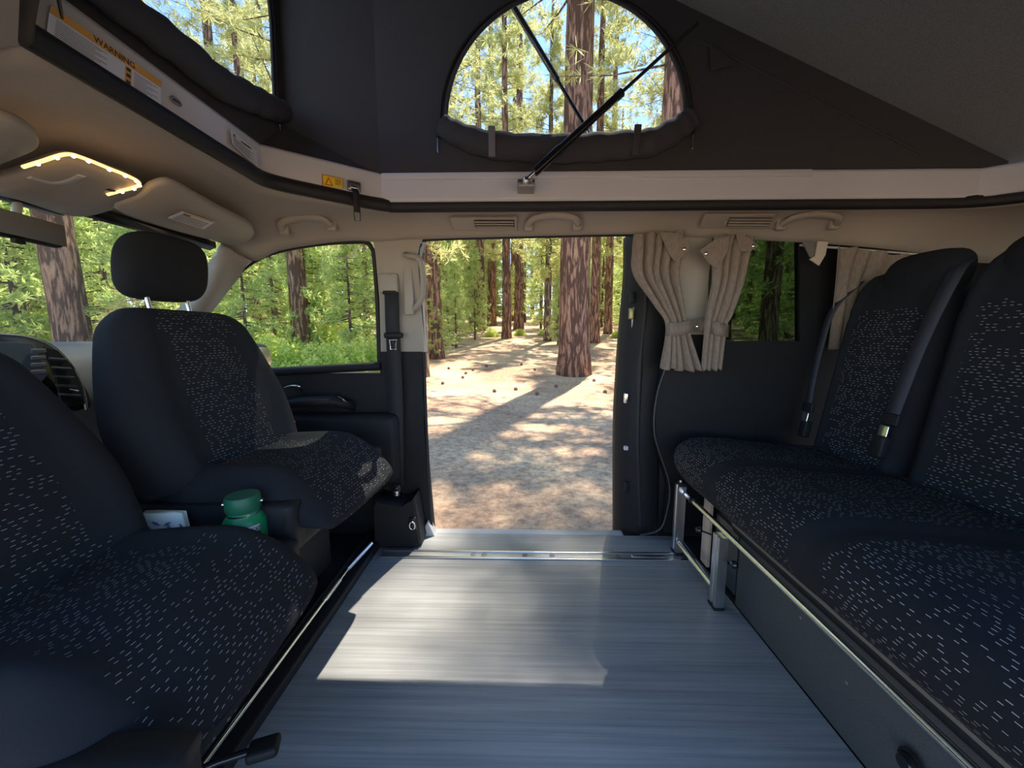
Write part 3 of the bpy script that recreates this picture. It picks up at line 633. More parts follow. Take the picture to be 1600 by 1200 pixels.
# ================================================================ SLIDING DOOR (open, seen edge-on outside)
dr = empty('door_2', (.9, 1.68, 0)); struct(dr)
Lp = [(985, 372), (984, 440), (974, 545), (968, 640), (968, 836)]
def dp(x, y, off=0):
    z = None; Y = 1.64
    for _ in range(8):
        p = on(1, x, y, Y); Y = wall_y(p.z)+.075+off
    return on(1, x, y, Y)
rows = []
Lx = [(1001, 372), (998, 440), (992, 540), (988, 640), (986, 700), (984, 836)]
prof = []
for i in range(33):
    y = 368+(838-368)*i/32; xl = at_y([(986, 366), (985, 430), (974, 545), (968, 640), (967, 700), (967, 838)], y)
    p0 = dp(xl, y, .05); rows.append([p0-Vector((dr.location))+d for d in (Vector((0, .04, 0)), Vector((0, 0, 0)), Vector((.012, -.03, 0)), Vector((.05, -.06, 0)), Vector((.13, -.07, 0)), Vector((.15, -.05, 0)), Vector((.15, .03, 0)), Vector((.0, .05, 0)))])
sheet('door_shell', rows, black, dr, th=.02)
rbox('lower_panel', (.08, -.02, .38), (.86, .06, .86), black, dr, r=.02)
sheet('door_window', [[Vector((x, wall_y(z)+.06-1.68, z)) for x in (-.36, .5)] for z in (.80, .95, 1.1, 1.235)], tint, dr, th=.004)
rbox('rear_stile', (.53, -.06, 1.0), (.07, .05, .48), black, dr, r=.01, R=(.2, 0, 0))
P = [local(dr, dp(x, y, -.0)) for x, y in [(990, 480), (985, 560), (981, 640), (980, 740), (982, 820)]]
tube('door_seal', smooth_path(P, 4), .006, greyplast, dr)
P = [local(dr, dp(x, y, -.02)) for x, y in [(1010, 395), (1008, 480), (1000, 560), (996, 680), (1000, 820)]]
tube('inner_seal', smooth_path(P, 4), .014, rubber, dr)
for x, y, m_ in ((988, 465, black), (986, 490, mat('brass_striker', (.35, .33, .15), .4, .6)), (978, 622, chromeb), (979, 760, black), (978, 700, white)):
    rbox('latch', local(dr, dp(x, y, -.015)), (.018, .02, .045 if m_ is not white else .018), m_, dr, r=.004)
# ================================================================ CURTAINS
def curtain(name, label, top, mid, bot, Yt, Ym, folds, seed, group='linen curtains tied at the pillar', amp=.018):
    """top/mid/bot: pixel (xl,yl,xr,yr) spans; pleated cloth through the spans"""
    rnd = random.Random(seed); rows = []; nu = folds*10
    K = [top]+mid+[bot]; ylev = []
    root = empty(name, onW((top[0]+top[2])/2, top[1], -.05), 0, label, 'curtain', group)
    n = 36
    Kp = []
    for (xl, yl, xr, yr, Yo) in K:
        Kp.append((onW(xl, yl, Yo), onW(xr, yr, Yo)))
    A = smooth_path([k[0] for k in Kp], 10); B = smooth_path([k[1] for k in Kp], 10)
    ph = [rnd.uniform(-.5, .5) for _ in range(folds+2)]
    for i, (a, b) in enumerate(zip(A, B)):
        w_ = (b-a).length; r = []
        t = i/(len(A)-1); am = .7*amp*min(1.2, max(.4, w_/.12))
        for j in range(nu+1):
            u = j/nu; q = u+.035*math.sin(u*9+seed+t*2.0)
            s_ = math.sin(q*folds*2*PI+ph[int(u*folds)]*.8); s_ = s_*(1-.25*abs(math.sin(u*3+seed)))
            r.append(a.lerp(b, u)+Vector((.3*am*math.cos(q*folds*2*PI+t), am*s_, .004*math.sin(u*21+seed))) )
        rows.append([p-root.location for p in r])
    sheet('cloth', rows, linen, root, th=.002); return root
c1 = curtain('curtain', 'beige linen curtain tied back left of the pillar, beside the open door',
    (990, 366, 1066, 361, -.06), [(988, 392, 1064, 392, -.06), (990, 430, 1058, 430, -.065), (1022, 478, 1066, 475, -.07), (1040, 512, 1072, 508, -.075)], (1030, 576, 1094, 580, -.075), 0, 0, 5, 1)
c2 = curtain('curtain', 'beige linen curtain tied back right of the pillar, beside the tinted window',
    (1118, 367, 1176, 369, -.06), [(1112, 392, 1170, 392, -.06), (1112, 440, 1160, 440, -.065), (1102, 490, 1142, 492, -.07), (1100, 508, 1134, 510, -.075)], (1094, 578, 1126, 578, -.075), 0, 0, 4, 2)
# stiff top flaps with snaps
def flap(root, px, snap, off):
    P = [local(root, onW(x, y, off)) for x, y in px]
    o = plate('header_flap', [P], (0, .003, 0), linen, root, bevel=.001)
    lathe('snap', [(0, -.004), (.005, -.003), (.0065, 0), (.004, .002), (0, .002)], chromeb, root, n=16, c=local(root, onW(*snap, off-.004)), R=Matrix.Rotation(PI/2, 3, 'X'))
flap(c1, [(1030, 362), (1060, 364), (1081, 382), (1072, 396), (1056, 410), (1046, 398)], (1070, 389), -.085)
flap(c2, [(1093, 391), (1118, 374), (1140, 368), (1138, 392), (1122, 420), (1108, 412)], (1104, 396), -.085)
flap(c2, [(1150, 364), (1168, 370), (1186, 384), (1170, 394), (1156, 392)], (1178, 384), -.075)
tb = empty('curtain_tieback', onW(1088, 512, -.09), 0, 'beige linen tieback band snapped across the pillar around both curtains', 'curtain tieback')
def band(pts, h=.048):
    rows = [[], []]; P = smooth_path(pts, 6)
    return sheet('band', [[local(tb, p+Vector((0, 0, h/2))) for p in P], [local(tb, p+Vector((0, 0, -h/2))) for p in P]], linen, tb, th=.002)
band([onW(1041, 514, -.04), onW(1046, 515, -.098), onW(1062, 514, -.105), onW(1078, 510, -.09), onW(1090, 508, -.03), onW(1104, 508, -.05), onW(1118, 513, -.10), onW(1132, 516, -.095), onW(1138, 517, -.04)])
lathe('snap', [(0, -.004), (.005, -.003), (.0065, 0), (.004, .002), (0, .002)], chromeb, tb, n=16, c=local(tb, onW(1090, 510, -.045)), R=Matrix.Rotation(PI/2, 3, 'X'))
c3 = curtain('curtain', 'beige linen curtain gathered in the rear corner behind the bench back',
    (1308, 384, 1440, 402, -.05), [(1304, 410, 1430, 420, -.05), (1300, 450, 1410, 450, -.05)], (1290, 545, 1390, 545, -.05), 0, 0, 5, 3, None, .012)
tk = tag(tube('curtain_track', [onW(1250, 383, -.02), onW(1330, 389, -.02), onW(1440, 398, -.02)], .004, white, n=8), 'thin white curtain track along the top of the rear side window', 'curtain track')
tg_ = empty('curtain_tab', onW(1275, 392, -.05), 0, 'loose grey and beige curtain end hanging at the tinted window top', 'curtain end')
plate('grey_face', [[local(tg_, onW(x, y, -.05)) for x, y in [(1254, 378), (1280, 378), (1276, 402), (1266, 402)]]], (0, .004, 0), mat('grey_cloth', (.16, .16, .15), .9), tg_)
plate('beige_face', [[local(tg_, onW(x, y, -.058)) for x, y in [(1278, 377), (1294, 378), (1290, 398), (1280, 415), (1265, 405), (1274, 400)]]], (0, .004, 0), mat('pale_linen', (.55, .47, .40), .9), tg_)
# ================================================================ FLOOR TRACK
tr = empty('floor_track', (.06, 1.41, 0), 0, 'aluminium floor rail with keyhole slots running across the floor before the door', 'floor rail')
for dy, w_ in ((.022, .012), (-.022, .012)): rbox('rail_lip', (0.01, dy, .003), (1.24, w_, .007), chrome, tr, r=.002)
rbox('rail_bed', (0.01, 0, .0015), (1.24, .032, .003), mat('dull_aluminium', (.42, .43, .44), .45, .9), tr, r=.0005)
for px in (740, 757, 820, 862, 963):
    x = on(2, px, 866, 0).x-.06
    lathe('slot', [(0, 0), (.011, 0), (.011, .0022), (.007, .003), (0, .003)], mat('slot_metal', (.22, .22, .22), .5, .7), tr, n=20, c=(x, 0, .002))
rbox('end_insert', (on(2, 1010, 866, 0).x-.06, 0, .004), (.13, .016, .004), chrome, tr, r=.002)
# ================================================================ LEFT BASE RAIL AND SEAT PLINTH
sr = empty('seat_release_bar', (-.605, .89, 0), 0, 'long slim chrome bar along the left floor edge under the front seats', 'bar')
tube('bar', [(0, -.45, .052), (0, .36, .052)], .0055, chromeb, sr); tube('bar_extension', [(0, .34, .052), (.035, .47, .075)], .0075, chrome, sr)
tube('bar_sleeve', [(0, .18, .052), (0, .28, .052)], .008, chrome, sr)
pl = empty('floor_edge_channel', (-.62, .89, 0), 0, 'black edge channel between the cab floor and the grey floor', 'edge trim')
rbox('channel_base', (0, 0, .012), (.075, 1.30, .024), black, pl, r=.004); rbox('channel_lip', (.036, 0, .012), (.012, 1.30, .030), rubber, pl, r=.003); rbox('channel_rib', (-.02, 0, .028), (.006, 1.30, .02), black, pl, r=.002)
lv = empty('floor_lever', on(2, 395, 1180, .06), 0, 'black plastic release lever at the bottom left floor edge', 'lever')
tube('lever_arm', [(-.12, -.05, 0), (-.05, -.02, .01), (0, 0, .01)], .007, blackg, lv)
rbox('lever_pad', (.018, .006, .008), (.055, .04, .022), black, lv, r=.008, R=(0, 0, .35))
# ================================================================ FRONT SEATS
def sgnp(v, p): return math.copysign(abs(v)**p, v)
def make_seat(label, loc, rz, tilt=.26, nf=0.):
    rt = empty('front_seat', loc, rz, label, 'seat', 'swivelled front seats')
    # cushion: rings in yz along x
    def cush_uv(co): return (co.y, co.x*1.0-co.z*.9)
    rings = []; n = 40
    for i in range(29):
        t = i/28; x = -.02+.54*t
        e = 1-max(0, (t-.72)/.28)**2.4; e0 = 1-max(0, (.12-t)/.12)**2
        a = .232*(.90+.10*min(1, t*3))*(1-.16*max(0, (t-.75)/.25)**2)
        ztop = .464+.028*math.sin(min(1, t*1.25)*PI/2)-.10*max(0, (t-.60)/.40)**2.2; zbot = .342+.0*t
        hgt = (ztop-zbot)*(.35+.65*math.sqrt(max(0, e)))*(.5+.5*e0); zc = zbot+hgt/2-(0.0 if e > .99 else 0)
        r = []
        for j in range(n):
            an = 2*PI*j/n; cy = sgnp(math.cos(an), .55); cz = sgnp(math.sin(an), .55)
            y = a*cy; z = zc+hgt/2*cz
            if cz > 0: z += .030*math.exp(-((abs(y)-.175)/.04)**2)*cz*min(1, t*4)*(1-max(0, (t-.7)/.3))
            if cz > 0: z -= .010*math.exp(-((abs(y)-.135)/.012)**2)
            r.append(Vector((x, y, z)))
        rings.append(r)
    cvl = [0]
    for a_, b_ in zip(rings, rings[1:]): cvl.append(cvl[-1]+(b_[10]-a_[10]).length)
    cu = loft('seat_cushion', rings, [fabric, dash], rt, mf=lambda c: 1 if abs(c.y) < .135+.05*max(0, (c.x-.3)/.22) and (c.z > .40 or c.x > .44) else 0, vij=lambda i, j: cvl[i])
    m = cu.modifiers.new('s', 'SUBSURF'); m.levels = 1; m.render_levels = 1
    # backrest rings in (x,y) along tilted height
    rings = []; n = 44
    for i in range(33):
        t = i/32; hgt = .51*t; base = Vector((.075-math.sin(tilt)*hgt, 0, .415+math.cos(tilt)*hgt))
        tw = t
        wv = .235+.035*math.sin(min(1, tw/.38)*PI/2) if tw < .38 else .27-.085*((tw-.38)/.62)**1.5
        top = max(0, (t-.86)/.14); bt = max(0, (.06-t)/.06); k = math.sqrt(max(.0, 1-top**2.2))*(1-.3*bt*bt)
        wv *= (1-.22*top**2); th = (.075-.025*t)*k+.006
        r = []
        for j in range(n):
            an = 2*PI*j/n; cy = sgnp(math.cos(an), .62); cx_ = sgnp(math.sin(an), .62)
            y = wv*cy; xx = th*cx_
            bol = math.exp(-((abs(y)-wv*.80)/(wv*.24))**2)
            if cx_ > 0: xx += (.055*(1-.75*t)*bol-.008*math.exp(-((abs(y)-wv*.56)/.012)**2))*cx_*k + .012*math.exp(-((t-.36)/.2)**2)*math.exp(-(y/.1)**2)
            if cx_ > 0: xx -= .006*math.exp(-((t-.47)/.012)**2)*(abs(y) < wv*.5)
            r.append(base+Vector((xx*math.cos(tilt), y, xx*math.sin(tilt))))
        rings.append(r)
    def bmf(c):
        t = (c.z-.415)/(.53*math.cos(tilt)); t = min(1, max(0, t)); wv = .25 if t < .45 else .25-.06*(t-.45)/.55
        front = c.x > .075-math.tan(tilt)*(c.z-.415)
        return 1 if front and abs(c.y) < wv*(.50+.10*abs(t-.4)) and c.z > .44 else 0
    bk_ = loft('backrest', rings, [fabric, dash], rt, mf=bmf, vij=lambda i, j: .53*i/32)
    m = bk_.modifiers.new('s', 'SUBSURF'); m.levels = 1; m.render_levels = 1
    # headrest
    hb = Vector((.075-math.sin(tilt)*.53, 0, .415+math.cos(tilt)*.520)); rings = []
    for i in range(17):
        t = i/16; an2 = -PI/2+PI*t; k = max(.05, math.cos(an2))**.45; h_ = .092*sgnp(math.sin(an2), .75)
        wy = (.130-.012*t)*k; tx = .055*k; r = []
        for j in range(28):
            an = 2*PI*j/28; r.append(hb+Vector((-.02+.02*math.sin(an2), 0, .108+h_))+Vector((tx*sgnp(math.sin(an), .7)+.01*math.cos(an)**2, wy*sgnp(math.cos(an), .7), 0)))
        rings.append(r)
    hd = loft('headrest', rings, fabric, rt); m = hd.modifiers.new('s', 'SUBSURF'); m.levels = 1; m.render_levels = 1
    for sy in (-.06, .06): tube('headrest_post', [hb+Vector((.0, sy, -.04)), hb+Vector((-.018, sy, .07))], .006, chromeb, rt)
    # plastic base shields both sides
    for sy in (-1, 1):
        P = [(.50, .31), (.51, .41), (.48, .437), (.2, .425), (.08, .42), (-.02, .43), (-.08, .40), (-.09, .31), (-.02, .27), (.2, .26), (.43, .265)]
        Ps = smooth_path([Vector((x-(.06-(nf if sy < 0 else 0))*(x > .4), 0, z)) for x, z in P+[P[0]]], 3)[:-1]
        c = sum(Ps, Vector())/len(Ps)
        loft('side_shield', [[v+Vector((0, sy*.195, 0)) for v in Ps], [v+Vector((0, sy*.242, 0)) for v in Ps], [c+(v-c)*.93+Vector((0, sy*.254, 0)) for v in Ps]], black, rt)
        Rk = Matrix.Rotation(sy*-PI/2, 3, 'X')
        lathe('adjuster_knob', [(0, 0), (.038, 0), (.038, .018), (.030, .026), (0, .027)], blackg, rt, n=24, c=(.30, sy*.244, .34), R=Rk)
        lathe('hinge_cover', [(0, 0), (.052, 0), (.052, .02), (.040, .035), (0, .037)], blackg, rt, n=24, c=(.0, sy*.235, .42), R=Rk)
    rbox('seat_front_shield', (.38, 0, .31), (.05, .40, .08), black, rt, r=.02)
    rbox('seat_box', (.09, 0, .125), (.36, .38, .25), black, rt, r=.015); rbox('swivel_plate', (.10, 0, .255), (.40, .40, .02), blackg, rt, r=.006)
    for sy in (-.17, .17): rbox('slide_rail', (.14, sy, .278), (.46, .03, .025), blackg, rt, r=.004)
    rbox('care_label', (.055, -.245, .50), (.012, .003, .022), paper, rt, r=.0005)
    return rt
ps = make_seat('passenger seat turned to face the bench, headrest against the side window', (-.968, 1.115, .036), math.radians(-4))
ds = make_seat('driver seat cut by the left picture edge, closest to the viewer', (-.945, .545, -.034), math.radians(4), .36, .10)
rbox('buckle_stalk', (.12, .20, .50), (.02, .03, .05), black, ps, r=.006); rbox('buckle_button', (.14, .20, .526), (.018, .024, .006), red, ps, r=.002)
# ---- bottle on low console
def ploc(p): return ps.matrix_world.inverted() @ Vector(p)
bpy.context.view_layer.update()
rbox('cup_tray', ploc((-.60, .815, .256)), (.12, .10, .018), blackg, ps, r=.008, R=(0, 0, math.radians(4)))
rbox('tray_arm', ploc((-.66, .90, .262)), (.05, .22, .014), black, ps, r=.004, R=(0, 0, math.radians(24)))
bp = on(1, 381, 800, .815); zt = on(1, 379, 772, .815).z; bh = zt-.266
bt = empty('water_bottle', (bp.x, .815, .266), math.radians(20), 'green insulated water bottle with dark green lid behind the driver cushion', 'bottle')
lathe('bottle_body', [(0, 0), (.040, 0), (.0435, .004), (.0435, bh-.068), (.042, bh-.060), (.036, bh-.050), (.032, bh-.045), (.031, bh-.03), (0, bh-.03)], green, bt)
lathe('lid', [(0, bh-.038), (.033, bh-.038), (.0355, bh-.034), (.0355, bh-.006), (.033, bh-.001), (.0, bh)], dgreen, bt)
lathe('steel_ring', [(.0, bh-.044), (.0335, bh-.044), (.0335, bh-.040), (0, bh-.040)], chromeb, bt)
for a in (0, PI): lathe('hinge_pin', [(0, 0), (.004, 0), (.004, .006), (0, .007)], chromeb, bt, n=12, c=(.034*math.cos(a), .034*math.sin(a), bh-.02), R=Matrix.Rotation(PI/2 if a == 0 else -PI/2, 3, 'Y'))
lab = []
for k in range(9):
    a = math.radians(-115+k*10); lab.append([Vector((.0440*math.cos(a), .0440*math.sin(a), z)) for z in (bh-.100, bh-.064)])
sheet('label_band', lab, mat('label_dark', (.06, .07, .09), .5), bt, th=.0004)
lab = []
for k in range(9):
    a = math.radians(-115+k*10); lab.append([Vector((.0446*math.cos(a), .0446*math.sin(a), z)) for z in (bh-.079, bh-.064)])
sheet('label_strip', lab, paper, bt, th=.0004)
for i, ch in enumerate("LET'S GET LOST"):
    if ch == ' ': continue
    a = math.radians(-112+i*5.6); text('letter', ch, .011, Vector((.0454*math.cos(a), .0454*math.sin(a), bh-.072)), (-math.sin(a), math.cos(a), 0), (0, 0, 1), ink, bt)
# ---- patterned tote between seats
tb_ = empty('patterned_pouch', (-.83, .822, 0), 0, 'pale fabric pouch with blue leaf print tucked between the two front seats', 'pouch')
rings = []
for i in range(9):
    t = i/8; k = 1-.35*t**3; rings.append([Vector((.075*k*sgnp(math.cos(a), .5)+.004*math.sin(5*a+t*4), .016*k*sgnp(math.sin(a), .5), .005+.455*t)) for a in [2*PI*j/32 for j in range(32)]])
palem = mat('pale_mint_cloth', (.78, .86, .74), .8); loft('pouch_body', rings, palem, tb_)
rl = random.Random(5); leafm = mat('blue_leaf_print', (.12, .17, .36), .8); Lq = []
for k in range(60):
    x = rl.uniform(-.06, .06); z = rl.uniform(.20, .44); a = rl.uniform(0, PI); d = Vector((math.cos(a), 0, math.sin(a)))*.010; e = Vector((-math.sin(a), 0, math.cos(a)))*.0028; c = Vector((x*.93, -.0175, z))
    Lq.append([c-d, c-e, c+d, c+e])
quads('leaf_print', Lq, leafm, tb_, (0, .003, 0))
# ================================================================ DASHBOARD
da = empty('dashboard', (-1.5, .88, 0), 0, 'grey and black dashboard behind the front seats under the windscreen', 'dashboard')
def dl_(x, y, X): return local(da, on(0, x, y, X))
prof = [(-1.80, .80), (-1.50, .845), (-1.38, .85), (-1.31, .83), (-1.27, .78), (-1.26, .66), (-1.33, .55), (-1.45, .45), (-1.75, .40)]
sheet('dash_body', [[local(da, Vector((x, y, z))) for x, z in prof] for y in (.2, .5, .8, 1.1, 1.35, 1.5)], mat('grey_dash', (.16, .165, .17), .6, bump=(400, .3)), da, th=.01)
cs = [dl_(x, y, -1.24) for x, y in [(-70, 515), (0, 520), (40, 524), (75, 535), (105, 562), (128, 600), (138, 640), (60, 640), (-70, 640)]]
c = sum(cs, Vector())/len(cs); rg = smooth_path(cs+[cs[0]], 3)[:-1]
loft('centre_binnacle', [[v+Vector((-.09, 0, 0)) for v in rg], [v for v in rg], [c+(v-c)*.95+Vector((.01, 0, 0)) for v in rg]], blackg, da)
scp = [dl_(x, y, -1.222) for x, y in [(-60, 532), (50, 536), (74, 585), (60, 600), (-60, 600)]]
plate('display_screen', [scp], (.004, 0, 0), mat('screen_glass', (.09, .11, .13), .15), da, bevel=.002)
rg = [dl_(x, y, -1.222) for x, y in [(66, 541), (88, 547), (112, 572), (126, 605), (130, 632), (92, 626), (84, 590), (72, 560)]]
plate('vent_frame', [rg], (.006, 0, 0), black, da, bevel=.002)
for k in range(5):
    y = 560+k*14; tube('vent_louvre', [dl_(76+k*4, y, -1.212), dl_(105+k*5, y+2, -1.212)], .0032, mat('louvre_grey', (.07, .075, .08), .35) if k == 0 else bpy.data.materials['louvre_grey'], da, n=6)
tube('chrome_trim', [dl_(108, 608, -1.208), dl_(122, 611, -1.208)], .002, chromeb, da, n=6)
for k in range(4): rbox('button', dl_(60, 548+k*11, -1.214), (.004, .03, .010), mat('button_face', (.10, .11, .12), .4) if k == 0 else bpy.data.materials['button_face'], da, r=.001)
tube('binnacle_rim', smooth_path([dl_(x, y, -1.222) for x, y in [(-70, 518), (0, 523), (40, 527), (75, 539), (104, 564), (127, 602), (135, 640)]], 4), .004, mat('rim_satin', (.25, .25, .26), .3, .6), da, n=8)
# ================================================================ REAR BENCH
be = empty('rear_bench', (.95, .85, 0), 0, 'long dark three seat bench with dashed fabric along the right side', 'bench seat')
def bl(p): return local(be, p)
panels = [(1.18, 1.44), (.79, 1.115), (.33, .70)]
def seam(y):
    s_ = 0
    for a, b in ((1.115, 1.18), (.70, .79)):
        m_ = (a+b)/2; s_ += math.exp(-((y-m_)/.03)**2)
    return s_
def inpan(y, m=.0):
    return any(a+m < y < b-m for a, b in panels)
prof = [(.70, .278), (.66, .296), (.622, .328), (.598, .362), (.588, .40), (.597, .438), (.63, .466), (.68, .478), (.76, .478), (.86, .468), (.96, .458), (1.06, .45), (1.14, .445), (1.18, .42), (1.19, .32), (.95, .275)]
pr = smooth_path([Vector((x, 0, z)) for x, z in prof+[prof[0]]], 3)[:-1]; rings = []; ny = 130
Y0, Y1 = .16, 1.49; cp_ = Vector((.88, 0, .375))
for i in range(ny+1):
    y = Y0+(Y1-Y0)*i/ny; dE = min(y-Y0, Y1-y); k = 1-.30*max(0, 1-dE/.05)**2.2; r = []
    for v in pr:
        d = v-cp_; s_ = seam(y); 
        q = cp_+Vector((d.x*(1-(1-k)*.25), 0, d.z*k)); 
        if v.z > .36: q.z -= .004*s_*(1 if v.x < 1.1 else 0)
        if v.x < .66: q.x += .003*s_ + .030*max(0, (y-1.36)/.13)**2
        r.append(bl(Vector((q.x, y, q.z))))
    rings.append(r)
def rad_in(c):
    y = c.y+.85; x = c.x+.95; z = c.z
    for a, b in panels:
        if a < y < b:
            # rounded front corners of each panel
            return z > .30 and x < 1.16
    return False
pl_ = [0]
for a_, b_ in zip(pr, pr[1:]+pr[:1]): pl_.append(pl_[-1]+(b_-a_).length)
loft('bench_cushion', rings, [fabric, dash2], be, mf=lambda c: 1 if rad_in(c) else 0, vij=lambda i, j: pl_[j])
# backrests (three)
def back(y0, y1, xb=1.12, zt=1.085):
    rings = []; n = 40; cyy = (y0+y1)/2; hw = (y1-y0)/2; tilt = .16; H = (zt-.44)/math.cos(tilt)
    for i in range(33):
        t = i/32; hgt = H*t; base = Vector((xb+.06+math.sin(tilt)*hgt, cyy, .44+math.cos(tilt)*hgt))
        top = max(0, (t-.84)/.16); wv = hw*(1-.26*max(0, (t-.72)/.28)**1.6)*(1-.10*top**3); k = math.sqrt(max(0, 1-top**2.4)); th = .055*k+.006; r = []
        for j in range(n):
            an = 2*PI*j/n; cy = sgnp(math.cos(an), .5); cx_ = sgnp(math.sin(an), .6); y = wv*cy; xx = -th*cx_
            if cx_ > 0: xx -= (.018*math.exp(-((abs(y)-wv*.85)/(wv*.2))**2))*k*cx_ - .006*math.exp(-((abs(y)-wv*.66)/.008)**2) - .006*math.exp(-((t-.74)/.012)**2)
            r.append(bl(base+Vector((xx*math.cos(tilt), y, xx*math.sin(tilt)*-1))))
        rings.append(r)
    def mf(c):
        t = (c.z-.44)/(zt-.44); fr = c.x+.95 < xb+.06+math.tan(tilt)*(c.z-.44); return 1 if fr and abs(c.y+.85-cyy) < hw*.66 and .03 < t < .80 else 0
    return loft('backrest', rings, [fabric, dash2], be, mf=mf, vij=lambda i, j: H*i/32)
def hrest(cy, w_, z0=.985, z1=1.125, x=1.245):
    rings = []
    for i in range(15):
        t = i/14; an2 = -PI/2+PI*t; k = max(.05, math.cos(an2))**.5; z = (z0+z1)/2+(z1-z0)/2*sgnp(math.sin(an2), .8); r = []
        for j in range(28):
            an = 2*PI*j/28; r.append(bl(Vector((x+(z-z0)*.16+.045*k*sgnp(math.sin(an), .7), cy+w_/2*k*sgnp(math.cos(an), .7), z))))
        rings.append(r)
    loft('headrest', rings, fabric, be)
back(1.115, 1.45); back(.70, 1.10, zt=1.10); back(.22, .69, zt=1.10)
hrest(1.235, .24); hrest(.90, .28); hrest(.46, .30)
rbox('bench_base', bl(Vector((.98, .82, .155))), (.52, 1.20, .24), black, be, r=.01)
kp = empty('kick_panel', (.70, .66, 0), 0, 'long charcoal kick panel under the front edge of the bench', 'panel')
rbox('panel', (.012, 0, .125), (.02, .98, .25), kick, kp, r=.003)
rbox('top_channel', (.0, .0, .262), (.05, .98, .018), rubber, kp, r=.005); rbox('edge_lining', (-.014, 0, .279), (.028, .98, .012), olive, kp, r=.003)
for yy, zz in ((-.02, .13), (.12, .17)): lathe('worn_spot', [(0, 0), (.004, 0), (.003, .001), (0, .001)], mat('scuff', (.16, .17, .18), .7), kp, n=12, c=(.0015, yy+.1, zz), R=Matrix.Rotation(-PI/2, 3, 'Y'))
# chrome rail and frame at far end
rf = empty('bench_rail_frame', (.64, 1.30, 0), 0, 'chrome tubular rail and short post frame along the bench front', 'rail')
rp2 = lambda x, y, z: Vector((x-.64, y-1.30, z))
tube('long_rail', [rp2(.655, .2, .247), rp2(.655, .6, .247), rp2(.652, 1.2, .252), rp2(.648, 1.42, .256)], .0095, chromeb, rf, n=16)
def post(y, z0, z1, x=.632):
    r = [[rp2(x+dx, y+dy, z) for dx, dy in [(-.014, -.02), (.014, -.02), (.014, -.006), (.008, -.004), (.008, .004), (.014, .006), (.014, .02), (-.014, .02), (-.014, .006), (-.009, .004), (-.009, -.004), (-.014, -.006)]] for z in (z0, z1)]
    loft('post', r, chrome, rf, smooth=False)
post(1.445, .012, .285, .635); post(1.14, .006, .243, .636)
rbox('post_foot', rp2(.636, 1.14, .004), (.034, .044, .010), black, rf, r=.002); rbox('post_foot', rp2(.635, 1.445, .006), (.034, .044, .012), black, rf, r=.002)
tube('lower_rail', [rp2(.632, 1.42, .055), rp2(.634, 1.16, .055)], .011, chromeb, rf, n=16)
tube('rail_clamp', [rp2(.648, 1.36, .255), rp2(.648, 1.375, .255)], .0125, black, rf, n=12)
for (y, z, x) in ((1.32, .165, .655), (1.10, .17, .66)):
    lathe('clamp_knob', [(0, -.012), (.009, -.009), (.013, 0), (.009, .009), (0, .012)], blackg, rf, n=16, c=rp2(x, y, z), R=Matrix.Rotation(PI/2, 3, 'Y'))
tube('knob_stem', [rp2(.655, 1.32, .165), rp2(.70, 1.27, .165)], .003, black, rf)
rbox('end_cap', rp2(.64, 1.445, .29), (.03, .03, .012), black, rf, r=.003); lathe('cap_bolt', [(0, 0), (.006, 0), (.006, .010), (0, .012)], chromeb, rf, n=10, c=rp2(.635, 1.445, .295))
bs = empty('bench_bracket', (.72, 1.32, 0), 0, 'pale upright board and dark bracket behind the chrome post frame', 'bracket')
rbox('board', (-.02, .03, .14), (.012, .05, .25), wood, bs, r=.002); rbox('bracket_plate', (.0, -.07, .12), (.01, .14, .22), mat('dark_steel', (.10, .11, .12), .5, .5), bs, r=.002)
for y, z in ((-.04, .17), (-.10, .10), (-.05, .05)): lathe('bolt', [(0, 0), (.005, 0), (.005, .004), (0, .005)], black, bs, n=10, c=(-.008, y, z), R=Matrix.Rotation(-PI/2, 3, 'Y'))
kn = empty('panel_knob', on(0, 1424, 1192, .69), 0, 'small black knob low on the kick panel at the bottom picture edge', 'knob')
lathe('knob', [(0, 0), (.014, 0), (.016, .006), (.012, .016), (0, .018)], blackg, kn, n=20, R=Matrix.Rotation(-PI/2, 3, 'Y')); lathe('knob_plate', [(0, 0), (.022, 0), (.022, .003), (0, .003)], black, kn, n=20, R=Matrix.Rotation(-PI/2, 3, 'Y'))
# belts on bench
def ribbon(name, pts, w_, m_, parent, side=Vector((0, 1, 0))):
    P = smooth_path(pts, 6); rows = []
    for i, p in enumerate(P): rows.append([p-side*w_/2, p+side*w_/2])
    return sheet(name, rows, m_, parent, th=.0025)
def bench_belt(label, pts, w_=.042):
    root = empty('bench_belt', pts[-1], 0, label, 'seat belt', 'bench seat belts'); L = [p-pts[-1] for p in pts]
    ribbon('webbing', L, w_, webbing2, root)
    e = L[-2]; q = L[-1]; d = (q-e).normalized()
    rbox('adjuster', q-d*.01, (.012, .052, .035), black, root, r=.004, R=(0, .15, 0)); rbox('tongue', q+d*.035+Vector((-.006, 0, 0)), (.005, .028, .05), chromeb, root, r=.002, R=(0, .15, 0))
    rbox('buckle', q+d*.075, (.026, .034, .065), black, root, r=.006, R=(0, .15, 0)); return root
bench_belt('grey seat belt with metal tongue between the first two bench backs', [on(0, 1512, 404, 1.27), on(0, 1490, 430, 1.20), on(0, 1440, 530, 1.14), on(0, 1402, 625, 1.095), on(0, 1389, 660, 1.075)])
bb = bench_belt('grey seat belt down the far edge of the bench back at the side wall', [on(1, 1345, 440, 1.46), on(1, 1302, 482, 1.462), on(1, 1282, 540, 1.462), on(1, 1268, 600, 1.462), on(1, 1262, 640, 1.46)], .03)
# snow-white tag
tgp = on(0, 1280, 658, 1.115)
